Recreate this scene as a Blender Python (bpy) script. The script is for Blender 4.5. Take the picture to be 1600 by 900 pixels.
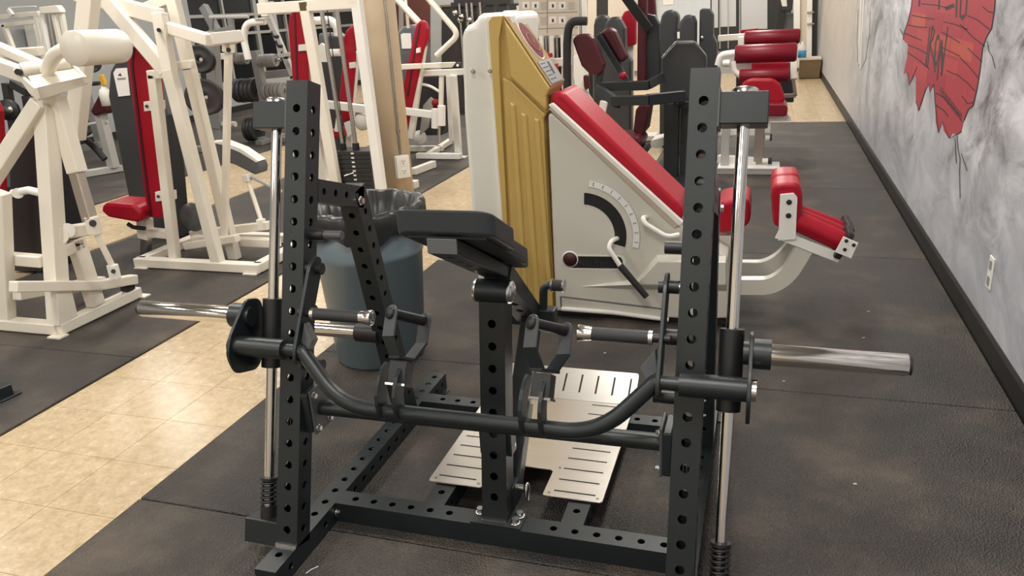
import bpy, bmesh, math, random
from mathutils import Vector, Matrix
random.seed(7)
for o in list(bpy.data.objects): bpy.data.objects.remove(o)
SC = bpy.context.scene
COL = SC.collection
V3 = Vector
PI = math.pi

# ------------------------------------------------------------------ camera
F = 1215.0; CX, CY = 800.0, 450.0; H = 1.5
def nrm(v): return V3(v).normalized()
YC = nrm((404, -461, F)); XC = V3((3900, 215, -F)).normalized()
XC = (XC - YC * XC.dot(YC)).normalized(); ZC = XC.cross(YC)
if ZC.y > 0: ZC = -ZC
RW = Matrix((XC, YC, ZC))                  # world = RW @ cam(x right, y down, z forward)
cam_data = bpy.data.cameras.new('camera'); cam = bpy.data.objects.new('camera', cam_data); COL.objects.link(cam)
cam_data.sensor_width = 36.0; cam_data.lens = F / 1600.0 * 36.0; cam_data.clip_start = 0.05; cam_data.clip_end = 200
r_ = RW @ V3((1, 0, 0)); d_ = RW @ V3((0, 1, 0)); f_ = RW @ V3((0, 0, 1))
M = Matrix((r_, -d_, -f_)).transposed().to_4x4(); M.translation = (0, 0, H)
cam.matrix_world = M
SC.camera = cam

def ray(u, v): return RW @ V3((u - CX, v - CY, F)).normalized()
def on(ax, val, u, v):
    d = ray(u, v); o = V3((0, 0, H)); t = (val - o[ax]) / d[ax]; return o + d * t
def pX(X, u, v): return on(0, X, u, v)
def pY(Y, u, v): return on(1, Y, u, v)
def pZ(Z, u, v): return on(2, Z, u, v)

# ------------------------------------------------------------------ world, light, exposure
w = bpy.data.worlds.new('world'); SC.world = w; w.use_nodes = True
w.node_tree.nodes['Background'].inputs[0].default_value = (0.62, 0.68, 0.8, 1)
w.node_tree.nodes['Background'].inputs[1].default_value = 0.15
SC.view_settings.view_transform = 'Standard'; SC.view_settings.look = 'None'
SC.view_settings.gamma = 1.0; SC.view_settings.use_curve_mapping = False
SC.view_settings.exposure = 0.0
CEIL = 3.25
LIGHT_XY = [(x, y) for x in (-0.4, -3.65, -6.9) for y in (-2.6, 0.5, 3.6, 6.7, 9.8, 12.9, 15.9)]
LIGHT_W = 48.0
for i, (x, y) in enumerate(LIGHT_XY):
    ld = bpy.data.lights.new('ceiling_light_lamp', 'AREA'); ld.shape = 'RECTANGLE'; ld.size = 0.56; ld.size_y = 1.16
    ld.energy = LIGHT_W; ld.color = (1.0, 0.965, 0.91)
    lo = bpy.data.objects.new('ceiling_light_lamp', ld); COL.objects.link(lo); lo.location = (x, y, CEIL - 0.075)

# ------------------------------------------------------------------ materials
MATS = {}
def mat(name, col, rough=0.5, metal=0.0, bump=0.0, bscale=200.0, var=0.08, vscale=6.0, spec=0.5, coat=0.0, emit=0.0, stretch=None, rvar=0.1):
    m = bpy.data.materials.new(name); m.use_nodes = True; nt = m.node_tree; N = nt.nodes; L = nt.links
    b = N['Principled BSDF']
    b.inputs['Metallic'].default_value = metal
    b.inputs['Specular IOR Level'].default_value = spec
    if coat: b.inputs['Coat Weight'].default_value = coat; b.inputs['Coat Roughness'].default_value = 0.15
    tc = N.new('ShaderNodeTexCoord'); mp = N.new('ShaderNodeMapping'); L.new(tc.outputs['Object'], mp.inputs[0])
    if stretch: mp.inputs['Scale'].default_value = stretch
    nz = N.new('ShaderNodeTexNoise'); nz.inputs['Scale'].default_value = vscale; nz.inputs['Detail'].default_value = 4
    L.new(mp.outputs[0], nz.inputs['Vector'])
    mx = N.new('ShaderNodeMix'); mx.data_type = 'RGBA'
    c = V3(col)
    mx.inputs[6].default_value = (*[max(0, k * (1 - var)) for k in c], 1); mx.inputs[7].default_value = (*[min(1, k * (1 + var)) for k in c], 1)
    L.new(nz.outputs[0], mx.inputs[0]); L.new(mx.outputs[2], b.inputs['Base Color'])
    mr = N.new('ShaderNodeMapRange'); mr.inputs[3].default_value = max(0.02, rough - rvar * rough); mr.inputs[4].default_value = min(1, rough + rvar * rough)
    L.new(nz.outputs[0], mr.inputs[0]); L.new(mr.outputs[0], b.inputs['Roughness'])
    if bump:
        n2 = N.new('ShaderNodeTexNoise'); n2.inputs['Scale'].default_value = bscale; n2.inputs['Detail'].default_value = 2
        L.new(mp.outputs[0], n2.inputs['Vector'])
        bp = N.new('ShaderNodeBump'); bp.inputs['Strength'].default_value = bump; bp.inputs['Distance'].default_value = 0.002
        L.new(n2.outputs[0], bp.inputs['Height']); L.new(bp.outputs[0], b.inputs['Normal'])
    if emit:
        b.inputs['Emission Color'].default_value = (*col, 1); b.inputs['Emission Strength'].default_value = emit
    MATS[name] = m
    return m
mat('powder', (0.0125, 0.0175, 0.0195), 0.38, bump=0.10, bscale=900, var=0.1)
mat('powder_lit', (0.075, 0.080, 0.084), 0.36, bump=0.05, bscale=900)  # lighter copy of powder: light caught by the yoke plates put into the colour
mat('black_plastic', (0.012, 0.012, 0.013), 0.45, var=0.15)
mat('black_rubber', (0.016, 0.016, 0.017), 0.7, bump=0.2, bscale=500)
mat('grip_rubber', (0.030, 0.030, 0.032), 0.6, bump=0.15, bscale=1200)
mat('black_vinyl', (0.028, 0.034, 0.038), 0.42, bump=0.15, bscale=700)
mat('chrome', (0.72, 0.70, 0.67), 0.12, metal=1.0, var=0.03)
mat('steel', (0.55, 0.54, 0.52), 0.25, metal=1.0, var=0.08)
mat('zinc', (0.75, 0.74, 0.72), 0.22, metal=1.0, var=0.08)
mat('aluminium', (0.80, 0.77, 0.72), 0.30, metal=1.0, var=0.05, bump=0.08, bscale=60, stretch=(1, 12, 1))
mat('slot_dark', (0.02, 0.018, 0.016), 0.8)
mat('cream', (0.83, 0.775, 0.67), 0.35, var=0.04, vscale=9)
mat('white_paint', (0.86, 0.84, 0.79), 0.32, var=0.04)
mat('cream_plastic', (0.61, 0.585, 0.51), 0.30, var=0.03, bump=0.03, bscale=300)
mat('shell_white', (0.78, 0.765, 0.70), 0.22, var=0.03)
mat('beige_trim', (0.50, 0.41, 0.33), 0.4, var=0.05)
mat('gold', (0.56, 0.38, 0.115), 0.42, var=0.06, bump=0.04, bscale=400)
mat('gold_dark', (0.30, 0.20, 0.085), 0.65, var=0.08, spec=0.2)
mat('red', (0.36, 0.006, 0.020), 0.40, spec=0.30, var=0.06, bump=0.06, bscale=600)
mat('red_dark', (0.19, 0.006, 0.018), 0.38, spec=0.35, var=0.08, bump=0.05, bscale=600)
mat('maroon', (0.070, 0.008, 0.014), 0.40, spec=0.35, var=0.1, bump=0.06, bscale=600)
mat('piping', (0.05, 0.008, 0.012), 0.5)
mat('bin_blue', (0.135, 0.180, 0.208), 0.38, var=0.05, bump=0.05, bscale=200)
mat('bag_film', (0.022, 0.022, 0.022), 0.34, bump=0.6, bscale=60, var=0.2, stretch=(1, 1, 0.35))
mat('pillar_paint', (0.66, 0.53, 0.37), 0.45, bump=0.25, bscale=14, var=0.05)
mat('plate_white', (0.86, 0.84, 0.78), 0.35, var=0.02)
mat('shroud_grey', (0.035, 0.037, 0.040), 0.42, var=0.08, bump=0.08, bscale=500)
mat('shroud_light', (0.11, 0.118, 0.125), 0.38, var=0.08)
mat('machine_grey', (0.22, 0.22, 0.215), 0.40, var=0.08)
mat('machine_silver', (0.50, 0.49, 0.46), 0.38, var=0.08)
mat('iron', (0.024, 0.024, 0.025), 0.45, var=0.2, bump=0.2, bscale=120)
mat('iron_light', (0.22, 0.21, 0.20), 0.42, var=0.2, bump=0.1, bscale=120)
mat('brown_steel', (0.33, 0.28, 0.24), 0.38, metal=0.4, var=0.1)
mat('label_white', (0.80, 0.78, 0.74), 0.5, var=0.03)
mat('ink', (0.05, 0.045, 0.045), 0.7)
mat('ink_grey', (0.28, 0.26, 0.24), 0.7)
mat('poster', (0.62, 0.55, 0.45), 0.6, var=0.03)
mat('rust', (0.10, 0.032, 0.024), 0.7, var=0.2)
mat('wood', (0.17, 0.115, 0.05), 0.6, var=0.35, stretch=(1, 1, 6), vscale=4)
mat('yellow', (0.70, 0.42, 0.02), 0.35)
mat('blue', (0.06, 0.30, 0.55), 0.4)
mat('wall_grey', (0.35, 0.36, 0.36), 0.6, var=0.06, bump=0.1, bscale=60)
mat('wall_pale', (0.56, 0.60, 0.63), 0.6, var=0.04)
mat('wall_cream', (0.62, 0.55, 0.45), 0.6, var=0.04)
mat('ceiling_white', (0.50, 0.50, 0.48), 0.8, var=0.03)
mat('frosted', (0.50, 0.51, 0.52), 0.35, var=0.03)
mat('night_glass', (0.012, 0.013, 0.015), 0.06, var=0.05)
mat('frame_dark', (0.022, 0.022, 0.022), 0.4)
mat('frame_alu', (0.42, 0.42, 0.40), 0.35, metal=0.3)
mat('base_black', (0.013, 0.0125, 0.012), 0.5, var=0.3, bump=0.2, bscale=40)
mat('crack', (0.03, 0.028, 0.028), 0.8)
mat('diffuser', (1.0, 0.95, 0.87), 0.6, emit=4.0)
mat('red_glass', (0.13, 0.012, 0.022), 0.6, spec=0.2)
mat('speck', (0.6, 0.58, 0.55), 0.8)

def floor_mat(name, cols, scale, rough, bump, bscale, obj_rand=0.12, fine=90, rr=0.12, dist=0.003, voro=False, spec=0.5):
    m = bpy.data.materials.new(name); m.use_nodes = True; nt = m.node_tree; N = nt.nodes; L = nt.links; b = N['Principled BSDF']
    g = N.new('ShaderNodeNewGeometry'); oi = N.new('ShaderNodeObjectInfo')
    nz = N.new('ShaderNodeTexNoise'); nz.inputs['Scale'].default_value = scale; nz.inputs['Detail'].default_value = 5; nz.inputs['Roughness'].default_value = 0.6
    L.new(g.outputs['Position'], nz.inputs['Vector'])
    cr = N.new('ShaderNodeValToRGB'); el = cr.color_ramp.elements
    while len(el) < len(cols): el.new(0.5)
    for i, c in enumerate(cols):
        el[i].position = 0.25 + 0.5 * i / (len(cols) - 1); el[i].color = (*c, 1)
    L.new(nz.outputs[0], cr.inputs[0])
    n3 = N.new('ShaderNodeTexNoise'); n3.inputs['Scale'].default_value = fine; n3.inputs['Detail'].default_value = 3
    L.new(g.outputs['Position'], n3.inputs['Vector'])
    a = N.new('ShaderNodeMath'); a.operation = 'MULTIPLY_ADD'; L.new(oi.outputs['Random'], a.inputs[0]); a.inputs[1].default_value = obj_rand; a.inputs[2].default_value = 1 - obj_rand / 2
    a2 = N.new('ShaderNodeMath'); a2.operation = 'MULTIPLY_ADD'; L.new(n3.outputs[0], a2.inputs[0]); a2.inputs[1].default_value = 0.5; a2.inputs[2].default_value = 0.75
    a3 = N.new('ShaderNodeMath'); a3.operation = 'MULTIPLY'; L.new(a.outputs[0], a3.inputs[0]); L.new(a2.outputs[0], a3.inputs[1])
    hs = N.new('ShaderNodeHueSaturation'); L.new(cr.outputs[0], hs.inputs['Color']); L.new(a3.outputs[0], hs.inputs['Value'])
    L.new(hs.outputs[0], b.inputs['Base Color'])
    mr = N.new('ShaderNodeMapRange'); mr.inputs[3].default_value = rough - rr; mr.inputs[4].default_value = rough + rr
    L.new(nz.outputs[0], mr.inputs[0]); L.new(mr.outputs[0], b.inputs['Roughness'])
    b.inputs['Specular IOR Level'].default_value = spec
    bp = N.new('ShaderNodeBump'); bp.inputs['Strength'].default_value = bump; bp.inputs['Distance'].default_value = dist
    if voro:
        vo = N.new('ShaderNodeTexVoronoi'); vo.inputs['Scale'].default_value = bscale
        wv = N.new('ShaderNodeVectorMath'); wv.operation = 'MULTIPLY_ADD'; wv.inputs[1].default_value = (0.02, 0.02, 0.02)
        L.new(nz.outputs['Color'], wv.inputs[0]); L.new(g.outputs['Position'], wv.inputs[2]); L.new(wv.outputs[0], vo.inputs['Vector'])
        L.new(vo.outputs['Distance'], bp.inputs['Height'])
    else:
        n2 = N.new('ShaderNodeTexNoise'); n2.inputs['Scale'].default_value = bscale; L.new(g.outputs['Position'], n2.inputs['Vector']); L.new(n2.outputs[0], bp.inputs['Height'])
    L.new(bp.outputs[0], b.inputs['Normal'])
    MATS[name] = m
floor_mat('mat_rubber', [(0.020, 0.0195, 0.0195), (0.048, 0.041, 0.035), (0.125, 0.098, 0.076)], 2.3, 0.56, 0.8, 150, obj_rand=0.2, fine=230, voro=True, spec=0.40, dist=0.005)
floor_mat('tile_vinyl', [(0.43, 0.320, 0.190), (0.55, 0.425, 0.265), (0.60, 0.475, 0.31)], 22, 0.26, 0.10, 8, obj_rand=0.07, fine=70, rr=0.05)
floor_mat('floor_base', [(0.10, 0.08, 0.055), (0.13, 0.10, 0.07)], 3, 0.6, 0.1, 40)

def mural_mat():
    m = bpy.data.materials.new('mural_wall'); m.use_nodes = True; nt = m.node_tree; N = nt.nodes; L = nt.links; b = N['Principled BSDF']
    g = N.new('ShaderNodeNewGeometry'); mp = N.new('ShaderNodeMapping'); L.new(g.outputs['Position'], mp.inputs[0]); mp.inputs['Scale'].default_value = (1, 0.62, 0.95)
    n0 = N.new('ShaderNodeTexNoise'); n0.inputs['Scale'].default_value = 1.3; n0.inputs['Detail'].default_value = 2; L.new(mp.outputs[0], n0.inputs['Vector'])
    ad = N.new('ShaderNodeVectorMath'); ad.operation = 'MULTIPLY_ADD'; ad.inputs[1].default_value = (1.6, 1.6, 1.6); L.new(n0.outputs['Color'], ad.inputs[0]); L.new(mp.outputs[0], ad.inputs[2])
    n1 = N.new('ShaderNodeTexNoise'); n1.inputs['Scale'].default_value = 3.2; n1.inputs['Detail'].default_value = 8; n1.inputs['Roughness'].default_value = 0.62; L.new(ad.outputs[0], n1.inputs['Vector'])
    cr = N.new('ShaderNodeValToRGB'); e = cr.color_ramp.elements
    e[0].position = 0.30; e[0].color = (0.13, 0.13, 0.142, 1); e[1].position = 0.68; e[1].color = (0.76, 0.77, 0.80, 1)
    k = e.new(0.41); k.color = (0.36, 0.366, 0.39, 1); k = e.new(0.52); k.color = (0.50, 0.508, 0.54, 1)
    L.new(n1.outputs[0], cr.inputs[0])
    # dark brushed smudges
    mp2 = N.new('ShaderNodeMapping'); L.new(g.outputs['Position'], mp2.inputs[0]); mp2.inputs['Scale'].default_value = (1, 0.75, 1.5); mp2.inputs['Location'].default_value = (0, 1.7, 0.4)
    ad2 = N.new('ShaderNodeVectorMath'); ad2.operation = 'MULTIPLY_ADD'; ad2.inputs[1].default_value = (0.8, 0.8, 0.8); L.new(n0.outputs['Color'], ad2.inputs[0]); L.new(mp2.outputs[0], ad2.inputs[2])
    n4 = N.new('ShaderNodeTexNoise'); n4.inputs['Scale'].default_value = 1.9; n4.inputs['Detail'].default_value = 9; n4.inputs['Roughness'].default_value = 0.7; n4.inputs['Distortion'].default_value = 0.8; L.new(ad2.outputs[0], n4.inputs['Vector'])
    sm = N.new('ShaderNodeMapRange'); sm.inputs[1].default_value = 0.52; sm.inputs[2].default_value = 0.68; sm.inputs[4].default_value = 0.85; L.new(n4.outputs[0], sm.inputs[0])
    mxs = N.new('ShaderNodeMix'); mxs.data_type = 'RGBA'; mxs.inputs[7].default_value = (0.085, 0.085, 0.09, 1); L.new(sm.outputs[0], mxs.inputs[0]); L.new(cr.outputs[0], mxs.inputs[6])
    cr = mxs
    # the paint changes to plain warm white towards the far end and to smooth blue grey low down near the outlet
    sp = N.new('ShaderNodeSeparateXYZ'); L.new(g.outputs['Position'], sp.inputs[0])
    m1 = N.new('ShaderNodeMapRange'); m1.inputs[1].default_value = 7.6; m1.inputs[2].default_value = 11.5; m1.interpolation_type = 'SMOOTHSTEP'; L.new(sp.outputs['Y'], m1.inputs[0])
    mxa = N.new('ShaderNodeMix'); mxa.data_type = 'RGBA'; mxa.inputs[7].default_value = (0.54, 0.49, 0.43, 1)
    m2 = N.new('ShaderNodeMath'); m2.operation = 'MULTIPLY'; m2.inputs[1].default_value = 0.85; L.new(m1.outputs[0], m2.inputs[0])
    L.new(m2.outputs[0], mxa.inputs[0]); L.new(cr.outputs[2], mxa.inputs[6])
    m3 = N.new('ShaderNodeMapRange'); m3.inputs[1].default_value = 0.95; m3.inputs[2].default_value = 0.25; L.new(sp.outputs['Z'], m3.inputs[0])
    m4 = N.new('ShaderNodeMath'); m4.operation = 'MULTIPLY'; m4.inputs[1].default_value = 0.62; L.new(m3.outputs[0], m4.inputs[0])
    mxb = N.new('ShaderNodeMix'); mxb.data_type = 'RGBA'; mxb.inputs[7].default_value = (0.46, 0.468, 0.52, 1)
    L.new(m4.outputs[0], mxb.inputs[0]); L.new(mxa.outputs[2], mxb.inputs[6])
    L.new(mxb.outputs[2], b.inputs['Base Color']); b.inputs['Roughness'].default_value = 0.45
    bp = N.new('ShaderNodeBump'); bp.inputs['Strength'].default_value = 0.15; L.new(n1.outputs[0], bp.inputs['Height']); L.new(bp.outputs[0], b.inputs['Normal'])
    MATS['mural_wall'] = m
mural_mat()
def brick_paint(name, c):
    mat(name, c, 0.5, var=0.22, vscale=5, stretch=(1, 5, 1))
for i, c in enumerate([(0.40, 0.045, 0.065), (0.46, 0.060, 0.075), (0.48, 0.085, 0.065), (0.36, 0.036, 0.062), (0.52, 0.12, 0.085)]): brick_paint('brick%d' % i, c)

# ------------------------------------------------------------------ object helpers
WL = {}
def put(name, me, parent=None, label=None, cat=None, group=None, kind=None, m=None):
    o = bpy.data.objects.new(name, me); COL.objects.link(o)
    if m is not None:
        me.materials.clear(); me.materials.append(MATS[m])
    if parent is not None: o.parent = parent
    if label: o['label'] = label
    if cat: o['category'] = cat
    if group: o['group'] = group
    if kind: o['kind'] = kind
    return o
def thing(name, label, cat, loc, group=None, kind=None):
    o = bpy.data.objects.new(name, None); COL.objects.link(o); o.location = loc; o.empty_display_size = 0.1
    WL[o.name] = V3(loc)
    if label: o['label'] = label
    if cat: o['category'] = cat
    if group: o['group'] = group
    if kind: o['kind'] = kind
    return o
def origin(parent):
    p = parent
    while p is not None and p.name not in WL: p = p.parent
    return WL[p.name] if p is not None else None
class G:
    """collects verts / faces in world coordinates"""
    def __init__(s): s.v = []; s.f = []; s.sm = []
    def add(s, vs, fs, smooth=False):
        n = len(s.v); s.v += [V3(p) for p in vs]
        for f in fs: s.f.append([i + n for i in f]); s.sm.append(smooth)
        return s
    def out(s, name, m, parent=None, bevel=0, seg=2, top=None, sub=0, **kw):
        """parent given -> child part; otherwise a top-level mesh with its origin at its base"""
        if parent is not None: o0 = origin(parent)
        else:
            xs = [p.x for p in s.v]; ys = [p.y for p in s.v]; zs = [p.z for p in s.v]
            o0 = V3(((min(xs) + max(xs)) / 2, (min(ys) + max(ys)) / 2, min(zs)))
        if parent is not None and parent.name != 'floor':
            for p in s.v: p.z = max(p.z, 0.0)
        me = bpy.data.meshes.new(name); me.from_pydata([tuple(p - o0) for p in s.v], [], s.f)
        me.polygons.foreach_set('use_smooth', s.sm); me.update()
        o = put(name, me, parent, m=m, **kw)
        if parent is None: o.location = o0; WL[o.name] = o0.copy()
        if bevel:
            b = o.modifiers.new('bevel', 'BEVEL'); b.width = bevel; b.segments = seg; b.limit_method = 'ANGLE'; b.angle_limit = 0.6
        if sub:
            b = o.modifiers.new('sub', 'SUBSURF'); b.levels = sub; b.render_levels = sub
        return o
    # ---- shapes
    def box(s, lo, hi):
        x0, y0, z0 = lo; x1, y1, z1 = hi
        return s.add([(x0, y0, z0), (x1, y0, z0), (x1, y1, z0), (x0, y1, z0), (x0, y0, z1), (x1, y0, z1), (x1, y1, z1), (x0, y1, z1)],
                     [(0, 3, 2, 1), (4, 5, 6, 7), (0, 1, 5, 4), (1, 2, 6, 5), (2, 3, 7, 6), (3, 0, 4, 7)])
    def beam(s, a, b, w, h, ref=(1, 0, 0)):
        """rectangular bar a->b; w measured along ref, h across"""
        a = V3(a); b = V3(b); d = (b - a).normalized(); r = V3(ref); r = r - d * r.dot(d)
        if r.length < 1e-4: r = V3((0, 1, 0)) - d * d.y
        r.normalize(); u = d.cross(r)
        vs = []
        for p in (a, b):
            for i, j in ((-1, -1), (1, -1), (1, 1), (-1, 1)): vs.append(p + r * (i * w / 2) + u * (j * h / 2))
        return s.add(vs, [(0, 1, 2, 3), (7, 6, 5, 4), (0, 4, 5, 1), (1, 5, 6, 2), (2, 6, 7, 3), (3, 7, 4, 0)])
    def tube(s, pts, r, seg=16, caps=True):
        pts = [V3(p) for p in pts]; n = len(pts); rings = []
        t0 = (pts[1] - pts[0]).normalized(); ref = V3((0, 0, 1)) if abs(t0.z) < 0.9 else V3((1, 0, 0))
        nn = (ref - t0 * ref.dot(t0)).normalized()
        rad = r if isinstance(r, (list, tuple)) else [r] * n
        vs = []; fs = []
        for i in range(n):
            if i == 0: t = pts[1] - pts[0]
            elif i == n - 1: t = pts[-1] - pts[-2]
            else: t = (pts[i] - pts[i - 1]).normalized() + (pts[i + 1] - pts[i]).normalized()
            t.normalize(); nn = (nn - t * nn.dot(t)).normalized(); bb = t.cross(nn)
            for k in range(seg):
                a = 2 * PI * k / seg; vs.append(pts[i] + (nn * math.cos(a) + bb * math.sin(a)) * rad[i])
        for i in range(n - 1):
            for k in range(seg):
                k2 = (k + 1) % seg; fs.append((i * seg + k, i * seg + k2, (i + 1) * seg + k2, (i + 1) * seg + k))
        s.add(vs, fs, True)
        if caps:
            s.add(vs[:seg][::-1], [tuple(range(seg))]); s.add(vs[-seg:], [tuple(range(seg))])
        return s
    def cyl(s, a, b, r, seg=20): return s.tube([a, b], r, seg)
    def lathe(s, c, axis, prof, seg=28, smooth=True):
        """prof: (distance along axis, radius) pairs"""
        c = V3(c); t = V3(axis).normalized(); ref = V3((0, 0, 1)) if abs(t.z) < 0.9 else V3((1, 0, 0))
        nn = (ref - t * ref.dot(t)).normalized(); bb = t.cross(nn); vs = []; fs = []
        for h, r in prof:
            for k in range(seg):
                a = 2 * PI * k / seg; vs.append(c + t * h + (nn * math.cos(a) + bb * math.sin(a)) * max(r, 1e-4))
        for i in range(len(prof) - 1):
            for k in range(seg):
                k2 = (k + 1) % seg; fs.append((i * seg + k, i * seg + k2, (i + 1) * seg + k2, (i + 1) * seg + k))
        return s.add(vs, fs, smooth)
    def prism(s, pts, ext):
        """pts: world polygon; ext: extrusion vector"""
        pts = [V3(p) for p in pts]; e = V3(ext); n = len(pts)
        return s.add(pts + [p + e for p in pts], [tuple(range(n))[::-1], tuple(range(n, 2 * n))] + [(i, (i + 1) % n, n + (i + 1) % n, n + i) for i in range(n)])
    def ribbon(s, pts, w, h):
        """rectangular tube swept along a path lying in an XZ plane; w along Y, h across"""
        pts = [V3(p) for p in pts]; n = len(pts); vs = []; fs = []
        for i in range(n):
            t = (pts[min(i + 1, n - 1)] - pts[max(i - 1, 0)]).normalized(); u = V3((-t.z, 0, t.x))
            for a, b in ((-1, -1), (1, -1), (1, 1), (-1, 1)): vs.append(pts[i] + V3((0, a * w / 2, 0)) + u * (b * h / 2))
        for i in range(n - 1):
            for k in range(4): fs.append((4 * i + k, 4 * i + (k + 1) % 4, 4 * i + 4 + (k + 1) % 4, 4 * i + 4 + k))
        fs += [(3, 2, 1, 0), (4 * n - 4, 4 * n - 3, 4 * n - 2, 4 * n - 1)]
        return s.add(vs, fs)
    def sheet(s, pts): return s.add(pts, [tuple(range(len(pts)))])

def fillet(pts, r, n=6):
    pts = [V3(p) for p in pts]; out = [pts[0]]
    for i in range(1, len(pts) - 1):
        a, b, c = pts[i - 1], pts[i], pts[i + 1]; u = (a - b); v = (c - b); rr = min(r, u.length * 0.49, v.length * 0.49)
        p = b + u.normalized() * rr; q = b + v.normalized() * rr
        for k in range(n + 1):
            t = k / n; out.append(p * (1 - t) ** 2 + b * 2 * t * (1 - t) + q * t * t)
    out.append(pts[-1]); return out
def roundpoly(pts, r, n=4):
    """closed polygon with rounded corners"""
    pts = [V3(p) for p in pts]; out = []; m_ = len(pts)
    for i in range(m_):
        a, b, c = pts[i - 1], pts[i], pts[(i + 1) % m_]; u = a - b; v = c - b; rr = min(r, u.length * 0.45, v.length * 0.45)
        p = b + u.normalized() * rr; q = b + v.normalized() * rr
        for k in range(n + 1):
            t = k / n; out.append(p * (1 - t) ** 2 + b * 2 * t * (1 - t) + q * t * t)
    return out
def pbox(g, A, B, w, d, wdir, holes, r=0.011, hw=True, hd=True, cell=0.0635, lip=0.004):
    """square tube A->B with real round holes: hw = holes through the faces normal to the depth axis, hd = through the others"""
    A = V3(A); B = V3(B); ax = (B - A).normalized(); L = (B - A).length
    X = V3(wdir); X = (X - ax * X.dot(ax)).normalized(); Y = ax.cross(X)
    def face(o, T, Nn, width, hs):
        # o: point on face centre line at z=0 ; T in-plane across ; Nn outward normal
        vs = []; fs = []
        def v(t, z, dep=0): vs.append(o + T * t + ax * z - Nn * dep); return len(vs) - 1
        hw2 = width / 2; z = 0.0
        for h in sorted(hs):
            c0 = max(h - cell / 2, z); c1 = min(h + cell / 2, L)
            if c0 - z > 1e-5: fs.append((v(-hw2, z), v(hw2, z), v(hw2, c0), v(-hw2, c0)))
            per = []
            cor = [(hw2, c1), (-hw2, c1), (-hw2, c0), (hw2, c0)]
            for k in range(4):
                (t0, z0), (t1, z1) = cor[k], cor[(k + 1) % 4]
                for q in range(4): per.append((t0 + (t1 - t0) * q / 4, z0 + (z1 - z0) * q / 4))
            po = [v(*p) for p in per]; ci = []; li = []
            for k in range(16):
                a = PI / 4 + 2 * PI * k / 16; ci.append(v(math.cos(a) * r, h + math.sin(a) * r)); 
            for k in range(16):
                a = PI / 4 + 2 * PI * k / 16; li.append(v(math.cos(a) * r, h + math.sin(a) * r, lip))
            for k in range(16):
                k2 = (k + 1) % 16; fs.append((po[k], po[k2], ci[k2], ci[k])); fs.append((ci[k], ci[k2], li[k2], li[k]))
            z = c1
        if L - z > 1e-5: fs.append((v(-hw2, z), v(hw2, z), v(hw2, L), v(-hw2, L)))
        g.add(vs, fs)
    face(A + Y * d / 2, X, Y, w, holes if hw else []); face(A - Y * d / 2, X, -Y, w, holes if hw else [])
    face(A + X * w / 2, Y, X, d, holes if hd else []); face(A - X * w / 2, Y, -X, d, holes if hd else [])
    for P in (A, B): g.add([P + X * i * w / 2 + Y * j * d / 2 for i, j in ((-1, -1), (1, -1), (1, 1), (-1, 1))], [(0, 1, 2, 3)])
    return g
def hexbolt(name, c, axis, r, h, parent, m='zinc'):
    g = G(); g.lathe(c, axis, [(0, 0), (0, r * 1.35), (h * 0.22, r * 1.35), (h * 0.22, r)], 16); g.lathe(c, axis, [(h * 0.22, r), (h, r * 0.98), (h, 0)], 6, False)
    return g.out(name, m, parent)
def copy_tree(o, loc, label=None, parent=None):
    c = o.copy(); COL.objects.link(c); c.location = loc
    if label: c['label'] = label
    for ch in o.children:
        k = ch.copy(); COL.objects.link(k); k.parent = c
    return c
# shapes by photo position at a known distance
def barY(name, m, parent, pts, w, h=None, bevel=0.006, r=None):
    """pts: list of (Y, u, v); a bar (or several joined) of real tube section"""
    g = G(); P = [pY(y, u, v) for y, u, v in pts]
    for a, b in zip(P[:-1], P[1:]): g.beam(a, b, w, h or w, (0, 1, 0))
    return g.out(name, m, parent, bevel=bevel)
def rodY(name, m, parent, pts, r, fil=0.0, seg=14):
    P = [pY(y, u, v) for y, u, v in pts]
    if fil: P = fillet(P, fil)
    return G().tube(P, r, seg).out(name, m, parent)
def slabY(name, m, parent, Y, outline, depth, bevel=0.012, seg=3, rnd=0.0, **kw):
    P = [pY(Y, u, v) for u, v in outline]
    if rnd: P = roundpoly(P, rnd)
    return G().prism(P, (0, depth, 0)).out(name, m, parent, bevel=bevel, seg=seg, **kw)

WALLX = 0.965; LEFTX = -9.1; FARY = 17.2; BACKY = -4.0

# ================================================================== the setting
FZ = -0.014
G().box((LEFTX - 0.2, BACKY - 0.2, FZ - 0.1), (WALLX + 0.2, FARY + 0.2, FZ)).out('floor', 'floor_base', kind='structure')
FLOOR = bpy.data.objects['floor']
G().box((LEFTX - 0.2, BACKY - 0.2, CEIL), (WALLX + 0.2, FARY + 0.2, CEIL + 0.1)).out('ceiling', 'ceiling_white', kind='structure')
G().box((WALLX, BACKY, FZ), (WALLX + 0.12, FARY, CEIL)).out('wall_right', 'mural_wall', kind='structure')
WR = bpy.data.objects['wall_right']
G().box((LEFTX - 0.15, BACKY, FZ), (WALLX, BACKY + 0.0 + 0.12, CEIL)).out('wall_back', 'wall_cream', kind='structure')
g = G(); g.box((LEFTX - 0.15, BACKY + 0.12, FZ), (LEFTX, 11.35, CEIL)); g.box((LEFTX - 0.15, 11.35, FZ), (LEFTX, FARY, 0.48)); g.box((LEFTX - 0.15, 11.35, 2.7), (LEFTX, FARY, CEIL))
g.out('wall_left', 'wall_grey', kind='structure')
G().box((LEFTX - 0.15, FARY, FZ), (WALLX + 0.12, FARY + 0.12, CEIL)).out('wall_far', 'wall_grey', kind='structure')
G().prism([(WALLX, 1.2, FZ), (WALLX - 0.014, 1.2, FZ), (WALLX - 0.012, 1.2, 0.085), (WALLX - 0.004, 1.2, 0.10), (WALLX, 1.2, 0.10)], (0, FARY - 1.2, 0)).out('baseboard_right', 'base_black', kind='structure')
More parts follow.
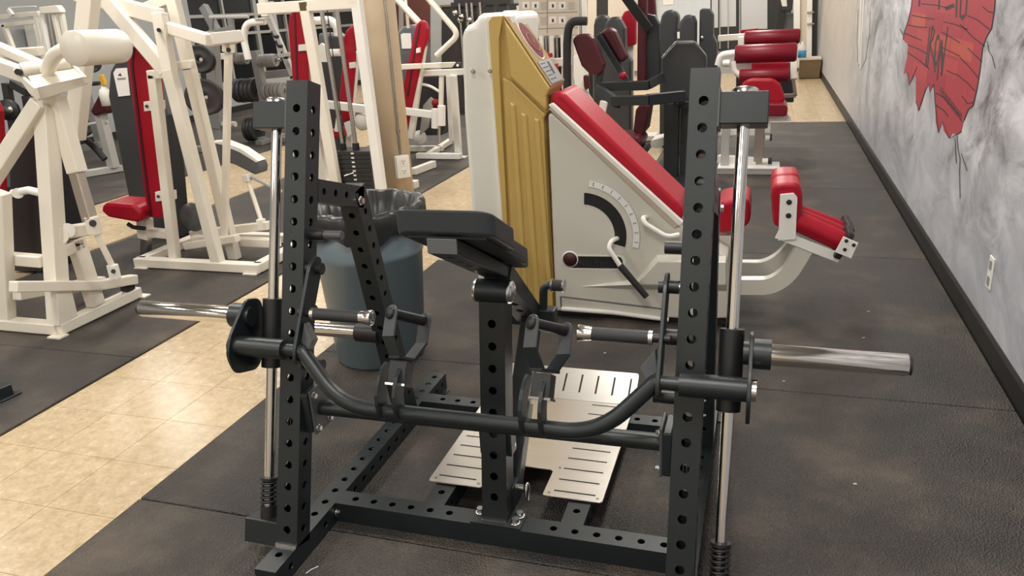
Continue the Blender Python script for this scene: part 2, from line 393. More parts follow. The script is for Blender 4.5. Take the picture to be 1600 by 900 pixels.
G().box((LEFTX, BACKY + 0.12, FZ), (LEFTX + 0.012, FARY, 0.10)).out('baseboard_left', 'base_black', kind='structure')
# windows of the left wall (dark outside)
for n, (y0, y1) in enumerate(((11.35, 13.25), (13.25, 15.2), (15.2, 17.1))):
    t = thing('window_%d' % (n + 1), None, None, (LEFTX - 0.07, (y0 + y1) / 2, 0.48), kind='structure')
    G().box((LEFTX - 0.08, y0 + 0.04, 0.52), (LEFTX - 0.07, y1 - 0.04, 2.66)).out('pane', 'night_glass', t)
    for zz in (0.48, 1.30, 1.62, 2.66): G().box((LEFTX - 0.1, y0, zz), (LEFTX - 0.02, y1, zz + 0.05)).out('rail', 'frame_alu', t)
    for yy in (y0, (y0 + y1) / 2 - 0.02, y1 - 0.05): G().box((LEFTX - 0.099, yy, 0.48), (LEFTX - 0.021, yy + 0.05, 2.7)).out('mullion', 'frame_alu', t)

# vinyl tiles: separate pieces, set into the floor
TS = 0.30
g = G(); e = 0.0010
g.box((e, e, FZ), (TS - e, TS - e, -0.010))
tile0 = g.out('tile', 'tile_vinyl'); tme = tile0.data
bpy.data.objects.remove(tile0)
def tiles(x0, nx, y0, ny):
    for i in range(nx):
        for j in range(ny):
            o = bpy.data.objects.new('tile', tme); COL.objects.link(o); o.parent = FLOOR
            o.location = (x0 + i * TS + TS / 2 - FLOOR.location.x, y0 + j * TS + TS / 2 - FLOOR.location.y, FZ - FLOOR.location.z)
tiles(-2.86, 3, 0.74, 36)               # aisle beside the front mats
tiles(-1.96, 3, 4.34, 5)                # round the foot of the yellow machine
tiles(-0.535, 5, 10.24, 23)             # open floor at the far end by the mural wall
tiles(-5.86, 4, 3.44, 14)               # aisle between the white machines
def slab_tiles(x0, x1, y0, y1):          # tiles too far off to tell apart
    G().box((x0, y0, FZ), (x1, y1, -0.0105)).out('tiled_floor', 'tile_vinyl', FLOOR, kind='stuff')
slab_tiles(-2.86, -0.535, 11.54, FARY); slab_tiles(-5.86, -4.66, 7.64, FARY); slab_tiles(LEFTX + 0.02, -5.9, 13.2, FARY); slab_tiles(-4.6, -2.9, 12.6, FARY)
slab_tiles(-1.96, -1.0, 5.84, 11.5)
# rubber mats
MATG = 'black rubber floor mats'
def rmat(x0, x1, y0, y1, label, lift=0):
    e = 0.0025
    g = G().box((x0 + e, y0 + e, FZ), (x1 - e, y1 - e, lift)); g.out('rubber_mat', 'mat_rubber', bevel=0.003, seg=1, label=label, cat='mat', group=MATG)
rmat(-1.96, -0.13, 0.52, 1.745, 'black rubber floor mat under the front feet of the row machine')
rmat(-0.13, WALLX - 0.016, 0.52, 1.745, 'black rubber floor mat at the lower right corner beside the baseboard')
rmat(-1.96, -0.13, 1.745, 2.965, 'brownish rubber floor mat under the foot plate of the row machine')
rmat(-0.13, WALLX - 0.016, 1.745, 2.965, 'brownish rubber floor mat under the right weight sleeve of the row machine')
rmat(-1.96, -0.13, 2.965, 4.40, 'dark rubber floor mat under the bin and the yellow machine')
rmat(-0.13, WALLX - 0.016, 2.965, 4.79, 'dark rubber floor mat below the wall outlet')
rmat(-0.96, WALLX - 0.016, 4.79, 6.60, 'dark rubber floor mat behind the red leg rollers beside the mural')
rmat(-0.96, WALLX - 0.016, 6.60, 8.42, 'dark rubber floor mat under the red roller machine')
rmat(-0.96, WALLX - 0.016, 8.42, 10.22, 'farthest dark rubber mat along the mural wall before the tiles')
rmat(-4.60, -2.86, 0.9, 2.72, 'dark rubber floor mat at the left edge under the small black foot')
rmat(-4.60, -2.86, 2.72, 4.55, 'dark rubber floor mat under the nearest cream press machine')
rmat(-4.60, -2.86, 4.55, 6.37, 'dark rubber floor mat behind the cream machine with the red seat')
rmat(-4.60, -2.86, 6.37, 8.2, 'dark rubber floor mat beside the cream pillar under white machine feet')
rmat(-4.60, -2.86, 8.2, 12.5, 'farthest dark rubber mat left of the pillar aisle')
rmat(LEFTX + 0.02, -5.86, 3.0, 6.2, 'dark rubber mat across the second tile aisle')
rmat(LEFTX + 0.02, -5.86, 6.2, 9.6, 'dark rubber mat under the silver bench')
rmat(LEFTX + 0.02, -5.86, 9.6, 13.1, 'dark rubber mat under the dark windows')

# ceiling lights (the room's own lamps)
for i, (x, y) in enumerate(LIGHT_XY):
    t = thing('ceiling_light', 'white recessed fluorescent ceiling light with a flat diffuser', 'light', (x, y, CEIL - 0.07), group='fluorescent ceiling lights')
    g = G()
    for a, b in (((x - 0.33, y - 0.63), (x + 0.33, y - 0.6)), ((x - 0.33, y + 0.6), (x + 0.33, y + 0.63)), ((x - 0.33, y - 0.6), (x - 0.30, y + 0.6)), ((x + 0.30, y - 0.6), (x + 0.33, y + 0.6))):
        g.box((*a, CEIL - 0.075), (*b, CEIL))
    g.out('frame', 'white_paint', t)
    G().box((x - 0.30, y - 0.6, CEIL - 0.062), (x + 0.30, y + 0.6, CEIL - 0.05)).out('diffuser', 'diffuser', t)

# ---------------------------------------------------------------- mural on the right wall
mur = thing('wall_mural', 'red brick mural painted on the grey wall with black lettering', 'mural', (WALLX, 5.4, 0.6))
mx = WALLX - 0.0012
def mp(u, v, k=0): return pX(mx - k, u, v)
outline = [(1426, -14), (1424, 10), (1419, 32), (1413, 50), (1411, 62), (1419, 70), (1417, 90), (1412, 115), (1418, 113), (1421, 133), (1427, 118), (1433, 104), (1431, 135), (1431, 158), (1435, 173), (1441, 160), (1446, 140), (1451, 131), (1453, 144), (1459, 131),
           (1461, 160), (1462, 190), (1466, 207), (1472, 190), (1475, 205), (1483, 216), (1488, 208), (1495, 210), (1502, 205), (1506, 188), (1513, 170), (1520, 165), (1526, 140), (1531, 110), (1535, 75), (1541, 58), (1549, 44), (1553, 18), (1556, -14)]
# plaster-edge of the painted hole, then single painted bricks clipped to the outline
G().prism([mp(u, v) for u, v in outline], (-0.0006, 0, 0)).out('painted_ground', 'brick0', mur)
def clip_poly(sub, clipc):
    import itertools
    return sub
# bricks: rows that sag across the wall, measured along the wall (Y) and height (Z)
def inside(y, z, poly):
    c = False; n = len(poly); j = n - 1
    for i in range(n):
        yi, zi = poly[i]; yj, zj = poly[j]
        if (zi > z) != (zj > z) and y < (yj - yi) * (z - zi) / (zj - zi) + yi: c = not c
        j = i
    return c
PYZ = [(mp(u, v).y, mp(u, v).z) for u, v in outline]
yr = sorted(p[0] for p in PYZ); zr = sorted(p[1] for p in PYZ)
bh = 0.105; bw = 0.55; rows = int((zr[-1] - zr[0]) / bh) + 3
for r in range(rows):
    for c in range(int((yr[-1] - yr[0]) / bw) + 2):
        y0 = yr[0] + (c - 0.5 * (r % 2)) * bw + random.uniform(-0.004, 0.004); z0 = zr[0] - 0.1 + r * bh + random.uniform(-0.003, 0.003)
        corners = [(y0 + 0.006, z0 + 0.006), (y0 + bw - 0.006, z0 + 0.006 + random.uniform(0, 0.006)), (y0 + bw - 0.006, z0 + bh - 0.006), (y0 + 0.006, z0 + bh - 0.006 - random.uniform(0, 0.006))]
        if sum(inside(y, z, PYZ) for y, z in corners) == 4:
            G().prism([V3((mx - 0.0007, y, z)) for y, z in corners], (-0.0005, 0, 0)).out('painted_brick', 'brick%d' % random.choice([0, 0, 1, 1, 2, 3, 3]), mur)
def strokes(name, m_, lines, wpx, k=0.0016, kind=None):
    """flat painted strokes on the wall, one object each; wpx: stroke width as seen, converted to size on the wall"""
    for ln in lines:
        g = G(); n = len(ln); L_ = []; R_ = []
        for i in range(n):
            a = ln[max(i - 1, 0)]; b = ln[min(i + 1, n - 1)]; dx, dy = b[0] - a[0], b[1] - a[1]; q = math.hypot(dx, dy) or 1
            nx, ny = -dy / q * wpx / 2, dx / q * wpx / 2
            L_.append(mp(ln[i][0] + nx, ln[i][1] + ny, k)); R_.append(mp(ln[i][0] - nx, ln[i][1] - ny, k))
        for i in range(n - 1): g.add([L_[i], R_[i], R_[i + 1], L_[i + 1]] + [p + V3((-0.0004, 0, 0)) for p in (L_[i], R_[i], R_[i + 1], L_[i + 1])], [(0, 1, 2, 3), (4, 5, 6, 7), (0, 1, 5, 4), (1, 2, 6, 5), (2, 3, 7, 6), (3, 0, 4, 7)])
        g.out(name, m_, CURM[0], kind=kind)
CURM = [mur]
strokes('outline', 'crack', [outline[:5], [(1418, 113), (1421, 133), (1427, 118), (1433, 104)], [(1431, 158), (1435, 173), (1446, 140), (1451, 131), (1453, 144), (1459, 131), (1461, 160), (1466, 207), (1472, 190), (1483, 216), (1495, 210), (1502, 205)], outline[-10:]], 1.1)
strokes('mortar_line', 'crack', [[(1425, 24), (1440, 27), (1460, 30)], [(1474, 34), (1492, 38), (1512, 46)], [(1511, 24), (1527, 31), (1546, 46)], [(1418, 39), (1434, 42), (1448, 43)], [(1471, 50), (1484, 57), (1500, 67)], [(1500, 38), (1520, 58), (1538, 72)],
           [(1414, 52), (1428, 58), (1440, 63)], [(1418, 70), (1434, 76), (1448, 84)], [(1470, 73), (1484, 80), (1500, 88)], [(1479, 110), (1487, 114), (1496, 117), (1512, 130), (1523, 142)], [(1418, 82), (1436, 94), (1452, 108)], [(1512, 75), (1522, 85), (1534, 96)],
           [(1500, 90), (1515, 105), (1528, 121)], [(1462, 145), (1474, 152), (1488, 167), (1500, 182)], [(1462, 164), (1474, 172), (1482, 182)], [(1503, 150), (1512, 162), (1520, 160)], [(1440, 6), (1462, 8), (1480, 12)], [(1535, 10), (1544, 18), (1552, 20)]], 1.5)
# the word IRON
strokes('letter_stroke', 'ink', [[(1453, 42), (1449, 80), (1446, 104)], [(1457, 40), (1453, 70), (1449, 106)], [(1457, 40), (1460, 50), (1457, 62), (1453, 68), (1459, 96), (1461, 113)], [(1466, 54), (1462, 66), (1460, 92), (1462, 103), (1466, 92), (1469, 66), (1466, 54)], [(1464, 126), (1467, 100), (1472, 62)], [(1472, 64), (1472, 90), (1471, 118)], [(1471, 118), (1476, 80), (1481, 42)]], 1.9)
strokes('letter_stroke', 'ink', [[(1466, 54), (1464, 62)], [(1461, 97), (1463, 103)], [(1472, 80), (1471.5, 112)]], 3.2, 0.0017)
# lower ends of the word above, cut by the top of the view
strokes('letter_stroke', 'ink', [[(1437, -14), (1436, 10)], [(1468, -14), (1467, 15)]], 3.0)
strokes('letter_stroke', 'ink', [[(1477, 14), (1484, 11), (1491, 8)]], 6.0)
strokes('letter_stroke', 'ink', [[(1496, -14), (1494, 27)], [(1502, -14), (1500, 26), (1503, 31), (1509, 22), (1512, -14)]], 2.2)
strokes('letter_stroke', 'ink', [[(1501, 27), (1507, 25)]], 5.0, 0.0017)
# the small illegible line below
for k in range(15):
    u = 1470 + k * 2.3; v = 138 + k * 3.0
    strokes('small_letter_stroke', 'ink', [[(u, v - 3), (u - 0.8, v + 9)]] + ([[(u, v + 2), (u + 2.0, v + 6)]] if k % 2 else []) + ([[(u - 0.6, v + 8), (u + 1.6, v + 11)]] if k % 3 else []), 0.8, kind='stuff')
strokes('painted_crack', 'crack', [[(1542, 64), (1545, 80), (1550, 88), (1555, 107)], [(1495, 212), (1497, 235), (1500, 248), (1499, 268), (1500, 310)], [(1502, 240), (1506, 252), (1511, 267)], [(1492, 215), (1494, 255)], [(1411, 55), (1406, 45)]], 0.8)
# painted pale rope further along the wall
rope = thing('wall_mural', 'pale hanging loop of rope painted on the far grey wall', 'mural', (WALLX, 9.45, 0.6))
CURM[0] = rope
strokes('rope_strand', 'label_white', [[(1346, -14), (1343, 60), (1342, 100)], [(1350, -14), (1346, 60), (1344, 108)]], 1.6, 0.0005)
strokes('loop_outline', 'ink_grey', [[(1341, 14), (1339, 60), (1340, 95), (1344, 110), (1352, 95), (1358, 55), (1360, 18)]], 1.3, 0.0002)
# wall outlet
t = thing('wall_outlet', 'white double outlet plate on the grey mural wall above the baseboard', 'outlet', (WALLX, 3.61, 0.24))
G().prism([(WALLX, 3.575, 0.252), (WALLX, 3.645, 0.252), (WALLX, 3.645, 0.392), (WALLX, 3.575, 0.392)], (-0.006, 0, 0)).out('cover_plate', 'plate_white', t, bevel=0.002)
for zz in (0.285, 0.355):
    G().prism(roundpoly([(WALLX - 0.006, 3.592, zz - 0.02), (WALLX - 0.006, 3.628, zz - 0.02), (WALLX - 0.006, 3.628, zz + 0.02), (WALLX - 0.006, 3.592, zz + 0.02)], 0.01), (-0.002, 0, 0)).out('socket', 'ink_grey', t)

# ================================================================== the row machine in front
AR = math.radians(17.5); UU = V3((0, math.sin(AR), math.cos(AR))); VV = V3((0, math.cos(AR), -math.sin(AR))); F0 = V3((0, 1.567, 0.068))
def Q(x, s, v): return V3((x, 0, 0)) + F0 + UU * s + VV * v
XL, XR, XM = -1.2550, -0.1390, -0.697; T = 0.068; SPC = 0.0637
RK = thing('row_machine', 'large black steel chest supported row machine with chrome weight sleeves', 'row machine', (XM, 2.05, 0))
def hl(a, n, s=SPC): return [a + i * s for i in range(n)]
for sx, X in ((-1, XL), (1, XR)):
    pbox(G(), (0, 0, 0), (0, 0, 1), 1, 1, (1, 0, 0), []) if False else None
    g = G(); pbox(g, (X, 1.458, T / 2), (X, 2.72, T / 2), T, T, (1, 0, 0), [0.07] + hl(0.265, 16), hd=True); rail = g.out('base_rail', 'powder', RK)
    G().box((X - 0.055, 2.655, 0.0), (X + 0.055, 2.70, 0.006)).out('foot_plate_tab', 'powder', rail)
    g = G(); pbox(g, Q(X, 0, 0.034), Q(X, 1.335, 0.034), T, T, (1, 0, 0), hl(0.047, 20), r=0.0118, cell=SPC); up = g.out('upright', 'powder', RK)
    G().beam(Q(X, -0.004, -0.002), Q(X, 0.006, -0.002), T, 0.008).out('weld_seam', 'zinc', up)
    g = G()   # two small painted marks
    for k in (-0.004, 0.005): g.beam(Q(X + k, 0.352, -0.0006), Q(X + k, 0.376, -0.0006), 0.002, 0.0012)
    g.out('mark', 'slot_dark', up)
    g = G(); pbox(g, Q(X, 1.032, 0.066), Q(X, 1.032, 0.345), T, T, (1, 0, 0), hl(0.036, 4, 0.066), cell=0.0635); g.out('top_arm', 'powder', RK)
    a = V3((X, 2.188, 0.985)); b = V3((X, 2.392, 0.066))
    g = G(); pbox(g, a, b, T, T, (1, 0, 0), hl(0.085, 13), cell=SPC); g.out('rear_leg', 'powder', RK)
    hexbolt('bolt', (X + 0.036, 2.178, 0.944), (1, 0, 0), 0.011, 0.01, RK)
    hexbolt('bolt', (X - sx * 0.035 * 1.0, 1.79, 0.032), (-sx, 0, 0), 0.011, 0.014, RK)
    # guide rod, its end blocks and spring
    xr = X + sx * 0.093
    for s0, s1 in ((1.203, 1.280), (-0.012, 0.060)):
        x0, x1 = sorted((X + sx * 0.034, X + sx * 0.150))
        P = [Q(x0, s0, 0.008), Q(x1, s0, 0.008), Q(x1, s1, 0.008), Q(x0, s1, 0.008)]
        G().prism(P, VV * 0.080).out('rod_block', 'powder', RK, bevel=0.003)
    G().beam(Q(X + sx * 0.036, 1.195, 0.045), Q(X + sx * 0.036, 1.288, 0.045), 0.006, 0.090).out('mount_plate', 'powder_lit', RK, bevel=0.002)
    G().cyl(Q(xr, 0.055, 0.045), Q(xr, 1.205, 0.045), 0.0150, 24).out('guide_rod', 'chrome', RK)
    G().lathe(Q(xr, 1.280, 0.045), UU, [(0, 0.031), (0.011, 0.031), (0.014, 0.026), (0.014, 0)], 24).out('rod_cap', 'zinc', RK)
    G().cyl(Q(xr, 0.060, 0.045), Q(xr, 0.095, 0.045), 0.024).out('rod_collar', 'black_plastic', RK)
    pts = [Q(xr, 0.097 + 0.010 * k / 10.0 * 1.4, 0.045) + (V3((1, 0, 0)) * math.cos(2 * PI * k / 10) + VV * math.sin(2 * PI * k / 10)) * 0.0225 for k in range(56)]
    G().tube(pts, 0.0042, 8).out('spring', 'black_plastic', RK)
    G().cyl(Q(xr, 0.172, 0.045), Q(xr, 0.180, 0.045), 0.025).out('spring_cap', 'black_plastic', RK)
    # carriage
    G().cyl(Q(xr, 0.510, 0.045), Q(xr, 0.712, 0.045), 0.030, 24).out('carriage_sleeve', 'black_plastic', RK)
    xp = X + sx * 0.140
    prof = [(0.530, -0.085), (0.500, -0.060), (0.500, 0.030), (0.520, 0.055), (0.690, 0.055), (0.712, 0.035), (0.712, -0.015), (0.700, -0.030), (0.610, -0.092), (0.560, -0.10)]
    G().prism(roundpoly([Q(xp - 0.005, s, v) for s, v in prof], 0.02, 3), (0.010, 0, 0)).out('carriage_plate', 'powder', RK, bevel=0.002)
    G().cyl(Q(xp, 0.662, -0.012), Q(xp + sx * 0.045, 0.662, -0.012), 0.036, 28).out('sleeve_collar', 'powder', RK)
    G().cyl(Q(xp - sx * 0.018, 0.662, -0.012), Q(xp, 0.662, -0.012), 0.028, 24).out('sleeve_boss', 'powder', RK)
    xe = -1.772 if sx < 0 else 0.340
    G().lathe(Q(xp + sx * 0.045, 0.662, -0.012), (sx, 0, 0), [(0, 0.0255), (abs(xe - xp) - 0.051, 0.0255), (abs(xe - xp) - 0.047, 0.022), (abs(xe - xp) - 0.047, 0)], 32).out('weight_sleeve', 'chrome', RK)
    G().cyl(Q(xe - sx * 0.004, 0.662, -0.012), Q(xe + sx * 0.003, 0.662, -0.012), 0.0225, 24).out('sleeve_end_cap', 'black_plastic', RK)
    # pivot of the bar
    G().cyl(Q(xp, 0.582, -0.058), Q(X - sx * 0.018, 0.582, -0.058), 0.0285, 28).out('pivot_housing', 'powder', RK)
    G().cyl(Q(xp + sx * 0.004, 0.582, -0.058), Q(xp + sx * 0.016, 0.582, -0.058), 0.026, 24).out('pivot_cap', 'zinc' if sx > 0 else 'black_plastic', RK)
    xl = -1.192 if sx < 0 else -0.206
    G().cyl(Q(X - sx * 0.015, 0.582, -0.058), Q(xl, 0.582, -0.058), 0.0180, 24).out('pivot_shaft', 'powder', RK)
    # lever plate with pin and hand grip
    prof = [(0.545, -0.080), (0.545, -0.030), (0.640, -0.005), (0.805, 0.045), (0.840, 0.040), (0.845, 0.010), (0.815, -0.020), (0.690, -0.055), (0.580, -0.085)]
    G().prism(roundpoly([Q(xl - 0.005, s, v) for s, v in prof], 0.02, 4), (0.010, 0, 0)).out('lever_plate', 'powder', RK, bevel=0.002)
    G().cyl(Q(xl - sx * 0.020, 0.808, 0.020), Q(xl + sx * 0.030, 0.808, 0.020), 0.017).out('pop_pin', 'black_plastic', RK)
    G().cyl(Q(xl + sx * 0.030, 0.808, 0.020), Q(xl + sx * 0.044, 0.808, 0.020), 0.010).out('pin_tip', 'steel', RK)
    gs, gv = 0.684, -0.030
    gr = G().cyl(Q(xl - sx * 0.030, gs, gv), Q(xl - sx * 0.172, gs, gv), 0.0170, 24).out('hand_grip', 'grip_rubber', RK)
    G().cyl(Q(xl + sx * 0.020, gs, gv), Q(xl - sx * 0.030, gs, gv), 0.011).out('grip_shaft', 'black_plastic', RK)
    G().cyl(Q(xl - sx * 0.022, gs, gv), Q(xl - sx * 0.032, gs, gv), 0.0185, 24).out('grip_ring', 'zinc', gr)
    G().lathe(Q(xl - sx * 0.172, gs, gv), (-sx, 0, 0), [(0, 0.017), (0.012, 0.0185), (0.034, 0.0215), (0.036, 0.019), (0.036, 0.013), (0.031, 0.011), (0.031, 0)], 28).out('grip_cap', 'zinc', gr)
    # stop block welded beside the bar
    P = [Q(xl - sx * 0.012, 0.66, -0.055), Q(xl - sx * 0.045, 0.615, -0.062), Q(xl - sx * 0.030, 0.585, -0.062), Q(xl - sx * 0.004, 0.605, -0.055)]
    G().prism(P, VV * 0.03).out('stop_block', 'powder_lit', RK, bevel=0.002)
    # safety pegs
    ps = 0.905
    G().cyl(Q(X - sx * 0.034, ps, 0.036), Q(X - sx * 0.078, ps, 0.036), 0.0165, 20).out('safety_peg', 'black_plastic', RK)
    if sx < 0: G().cyl(Q(X + 0.078, ps, 0.036), Q(X + 0.135, ps, 0.036), 0.013, 20).out('peg_pin', 'powder_lit', RK)
    G().cyl(Q(X - sx * 0.034, 0.532, 0.030), Q(X - sx * 0.088, 0.532, 0.030), 0.0165, 20).out('safety_peg', 'black_plastic', RK)
    G().cyl(Q(X - sx * 0.034, gs, 0.02), Q(X - sx * 0.062, gs, 0.02), 0.020, 20).out('stop_bumper', 'black_plastic', RK)
    # cross tube flange
    y0 = 1.748; z0 = 0.434
    g = G(); g.box((min(X - sx * 0.034, X - sx * 0.058), y0 - 0.05, z0 - 0.062), (max(X - sx * 0.034, X - sx * 0.058), y0 + 0.05, z0 + 0.062)); fl = g.out('tube_flange', 'powder', RK, bevel=0.004)
    G().box((min(X - sx * 0.058, X - sx * 0.066), y0 - 0.045, z0 - 0.07), (max(X - sx * 0.058, X - sx * 0.066), y0 + 0.045, z0 + 0.07)).out('flange_plate', 'powder_lit', RK, bevel=0.003)
    for dy, dz in ((-0.032, 0.052), (-0.032, -0.052), (0.032, -0.052)): hexbolt('bolt', (X - sx * 0.066, y0 + dy, z0 + dz), (-sx, 0, 0), 0.008, 0.01, RK)
G().cyl((XL + 0.066, 1.748, 0.432), (XR - 0.066, 1.748, 0.440), 0.0225, 28).out('cross_tube', 'powder', RK)
# weight storage peg on the left rear leg
sa_ = pY(2.30, 560, 519); sz_ = sa_.z
G().cyl((sa_.x, 2.30, sz_), (pY(2.30, 470, 519).x, 2.30, sz_), 0.0245, 24).out('storage_peg', 'chrome', RK)
G().cyl((sa_.x - 0.004, 2.30, sz_), (XL - 0.02, 2.30, sz_), 0.034, 24).out('peg_collar', 'black_plastic', RK)
g = G(); pbox(g, (XL + 0.034, 1.822, T / 2), (XR - 0.034, 1.822, T / 2), T, T, (0, 1, 0), hl(0.055, 6, SPC) + hl(0.70, 6, SPC), hd=False); g.out('front_beam', 'powder', RK)
g = G(); pbox(g, (XL + 0.034, 2.503, T / 2), (XR - 0.034, 2.503, T / 2), T, T, (0, 1, 0), hl(0.075, 15, SPC), hd=False); g.out('rear_beam', 'powder', RK)
for x in (-0.912, -0.474):
    g = G(); pbox(g, (x, 1.856, T / 2), (x, 2.469, T / 2), T, T, (1, 0, 0), hl(0.062, 8), hd=True); g.out('plate_rail', 'powder', RK)
# aluminium foot plate: flat U shape with slots, rear strip tilted up
pz = 0.0765; th = 0.005
def fp(x, y): return V3((x, y, pz))
body = [fp(-0.975, 1.957), fp(-0.790, 1.957), fp(-0.790, 2.105), fp(-0.594, 2.105), fp(-0.594, 1.963), fp(-0.405, 1.963), fp(-0.405, 2.583), fp(-0.975, 2.583)]
plate = G().prism(roundpoly(body, 0.014, 3), (0, 0, -th)).out('foot_plate', 'aluminium', RK, bevel=0.0012, seg=1)
st0, st1 = V3((0, 2.585, pz)), V3((0, 2.712, pz + 0.072)); sd = (st1 - st0).normalized(); sn = V3((0, -sd.z, sd.y))
P = [V3((-0.975, 0, 0)) + st0, V3((-0.405, 0, 0)) + st0, V3((-0.405, 0, 0)) + st1 + sd * 0, V3((-0.975, 0, 0)) + st1]
strip = G().prism(roundpoly(P, 0.014, 3), -sn * th).out('heel_strip', 'aluminium', RK, bevel=0.0012, seg=1)
def slot(parent, a, b, wd, nn):
    d = (b - a).normalized(); s_ = d.cross(nn) * wd / 2
    G().prism([a - s_, b - s_, b + s_, a + s_], nn * 0.0004).out('grip_slot', 'slot_dark', parent)
for y in (1.995, 2.058, 2.121, 2.184, 2.247):
    for x0, x1 in ((-0.950, -0.822), (-0.563, -0.432)): slot(plate, V3((x0, y, pz)), V3((x1, y, pz)), 0.006, V3((0, 0, 1)))
for y in (2.42, 2.49, 2.56): slot(plate, V3((-0.56, y, pz)), V3((-0.445, y, pz)), 0.006, V3((0, 0, 1)))
for x in [-0.94 + 0.0635 * k for k in range(9)]:
    slot(strip, st0 + sd * 0.035 + V3((x, 0, 0)), st0 + sd * 0.118 + V3((x, 0, 0)), 0.007, sn)
for x, y in ((-0.955, 1.975), (-0.808, 1.975), (-0.576, 1.98), (-0.423, 1.98), (-0.423, 2.30), (-0.576, 2.12)):
    G().cyl((x, y, pz - 0.001), (x, y, pz + 0.0012), 0.005, 10).out('plate_screw', 'steel', plate)
g = G()   # row of cut-out letters, only their lower ends show below the bar
for k, x in enumerate((-0.675, -0.633, -0.590)):
    for y in (2.305, 2.325, 2.345): g.add([V3((x, y, pz + 0.0005)), V3((x + 0.032, y, pz + 0.0005)), V3((x + 0.032, y + 0.006, pz + 0.0005)), V3((x, y + 0.006, pz + 0.0005))], [(0, 1, 2, 3)])
    xx = x if k == 0 else x + 0.026
    g.add([V3((xx, 2.305, pz + 0.0006)), V3((xx + 0.006, 2.305, pz + 0.0006)), V3((xx + 0.006, 2.33, pz + 0.0006)), V3((xx, 2.33, pz + 0.0006))], [(0, 1, 2, 3)])
g.out('cut_lettering', 'slot_dark', plate)
g = G(); g.box((-0.96, 2.62, 0.002), (-0.42, 2.66, 0.088)); g.out('strip_support', 'powder', RK)
# centre post
pa = V3((-0.696, 1.838, 0.076)); pb = V3((-0.696, 1.938, 0.728))
g = G(); pbox(g, pa, pb, 0.076, T, (1, 0, 0), hl(0.072, 9, 0.0655), r=0.0125, cell=0.0655, hd=False); post = g.out('center_post', 'powder', RK)
G().box((-0.768, 1.788, T), (-0.612, 1.858, T + 0.007)).out('post_base_plate', 'powder', RK, bevel=0.001)
G().beam((-0.734, 1.801, 0.079), (-0.658, 1.801, 0.079), 0.006, 0.006, (0, 1, 0)).out('weld_seam', 'zinc', post)
for x, y in ((-0.752, 1.838), (-0.634, 1.812), (-0.630, 1.846)): hexbolt('bolt', (x, y, T + 0.007), (0, 0, 1), 0.0115, 0.016, RK)
for k, s in enumerate((0.33, 0.42)):
    p = pa.lerp(pb, s); hexbolt('bolt', p + V3((0.038, 0.02, 0)), (1, 0, 0), 0.007, 0.012, RK)
G().box((-0.745, 1.855, 0.27), (-0.647, 1.905, 0.375)).out('post_bracket', 'powder', RK, bevel=0.003)
# pivot tube on top of the post
G().cyl((-0.742, 1.925, 0.758), (-0.648, 1.925, 0.758), 0.0335, 32).out('bench_pivot', 'powder', RK)
for x, d in ((-0.742, -1), (-0.648, 1)):
    G().lathe((x, 1.925, 0.758), (d, 0, 0), [(0, 0.034), (0.007, 0.032), (0.012, 0.022), (0.014, 0)], 24).out('pivot_cap', 'zinc', RK)
# bench beam and pad, near end high
bs = math.radians(27.0); bd = V3((0, math.cos(bs), -math.sin(bs))); bn = V3((0, math.sin(bs), math.cos(bs)))
ba = V3((-0.697, 1.600, 0.987)) ; 
g = G()
top = [V3((-0.735, 1.600, 1.007)), V3((-0.659, 1.600, 1.007)), V3((-0.659, 1.600, 0.968)), V3((-0.735, 1.600, 0.968))]
end = [p + bd * (0.445 if i < 2 else 0.43) for i, p in enumerate(top)]
g.add(top + end, [(0, 1, 2, 3), (7, 6, 5, 4), (0, 4, 5, 1), (1, 5, 6, 2), (2, 6, 7, 3), (3, 7, 4, 0)]); bb = g.out('bench_beam', 'powder', RK, bevel=0.003)
G().prism([V3((-0.7345, 1.5995, 0.969)), V3((-0.6595, 1.5995, 0.969)), V3((-0.6595, 1.5995, 1.006)), V3((-0.7345, 1.5995, 1.006))], (0, -0.003, 0)).out('beam_end_cap', 'shroud_light', bb, bevel=0.002)
g = G()
for k in range(5):
    c = V3((-0.697, 1.600, 0.968)) + bd * (0.05 + k * 0.064) - bn * 0.0006
    vs = [c + V3((1, 0, 0)) * math.cos(2 * PI * q / 14) * 0.011 + bd * math.sin(2 * PI * q / 14) * 0.011 for q in range(14)]
    g.sheet(vs)
g.out('beam_hole', 'slot_dark', bb)
G().box((-0.742, 1.60, 0), (-0.742, 1.60, 0)) if False else None
g = G(); c0 = V3((-0.697, 1.60, 1.012)); g.prism([c0 + V3((x, 0, 0)) + bd * t for x, t in ((-0.10, 0.03), (0.10, 0.03), (0.10, 0.38), (-0.10, 0.38))], bn * 0.012); g.out('pad_board', 'black_plastic', RK)
P0 = V3((-0.697, 1.598, 1.018))
padshape = [(-0.122, 0.0), (0.122, 0.0), (0.122, 0.205), (0.075, 0.225), (0.075, 0.52), (-0.075, 0.52), (-0.075, 0.225), (-0.122, 0.205)]
zt = V3((0, 0, 1))
g = G(); g.prism(roundpoly([P0 + V3((x, 0, 0)) + bd * t for x, t in padshape], 0.045, 6), V3((0, 0, 0.058))); g.out('chest_pad', 'black_vinyl', RK, bevel=0.006, seg=3)
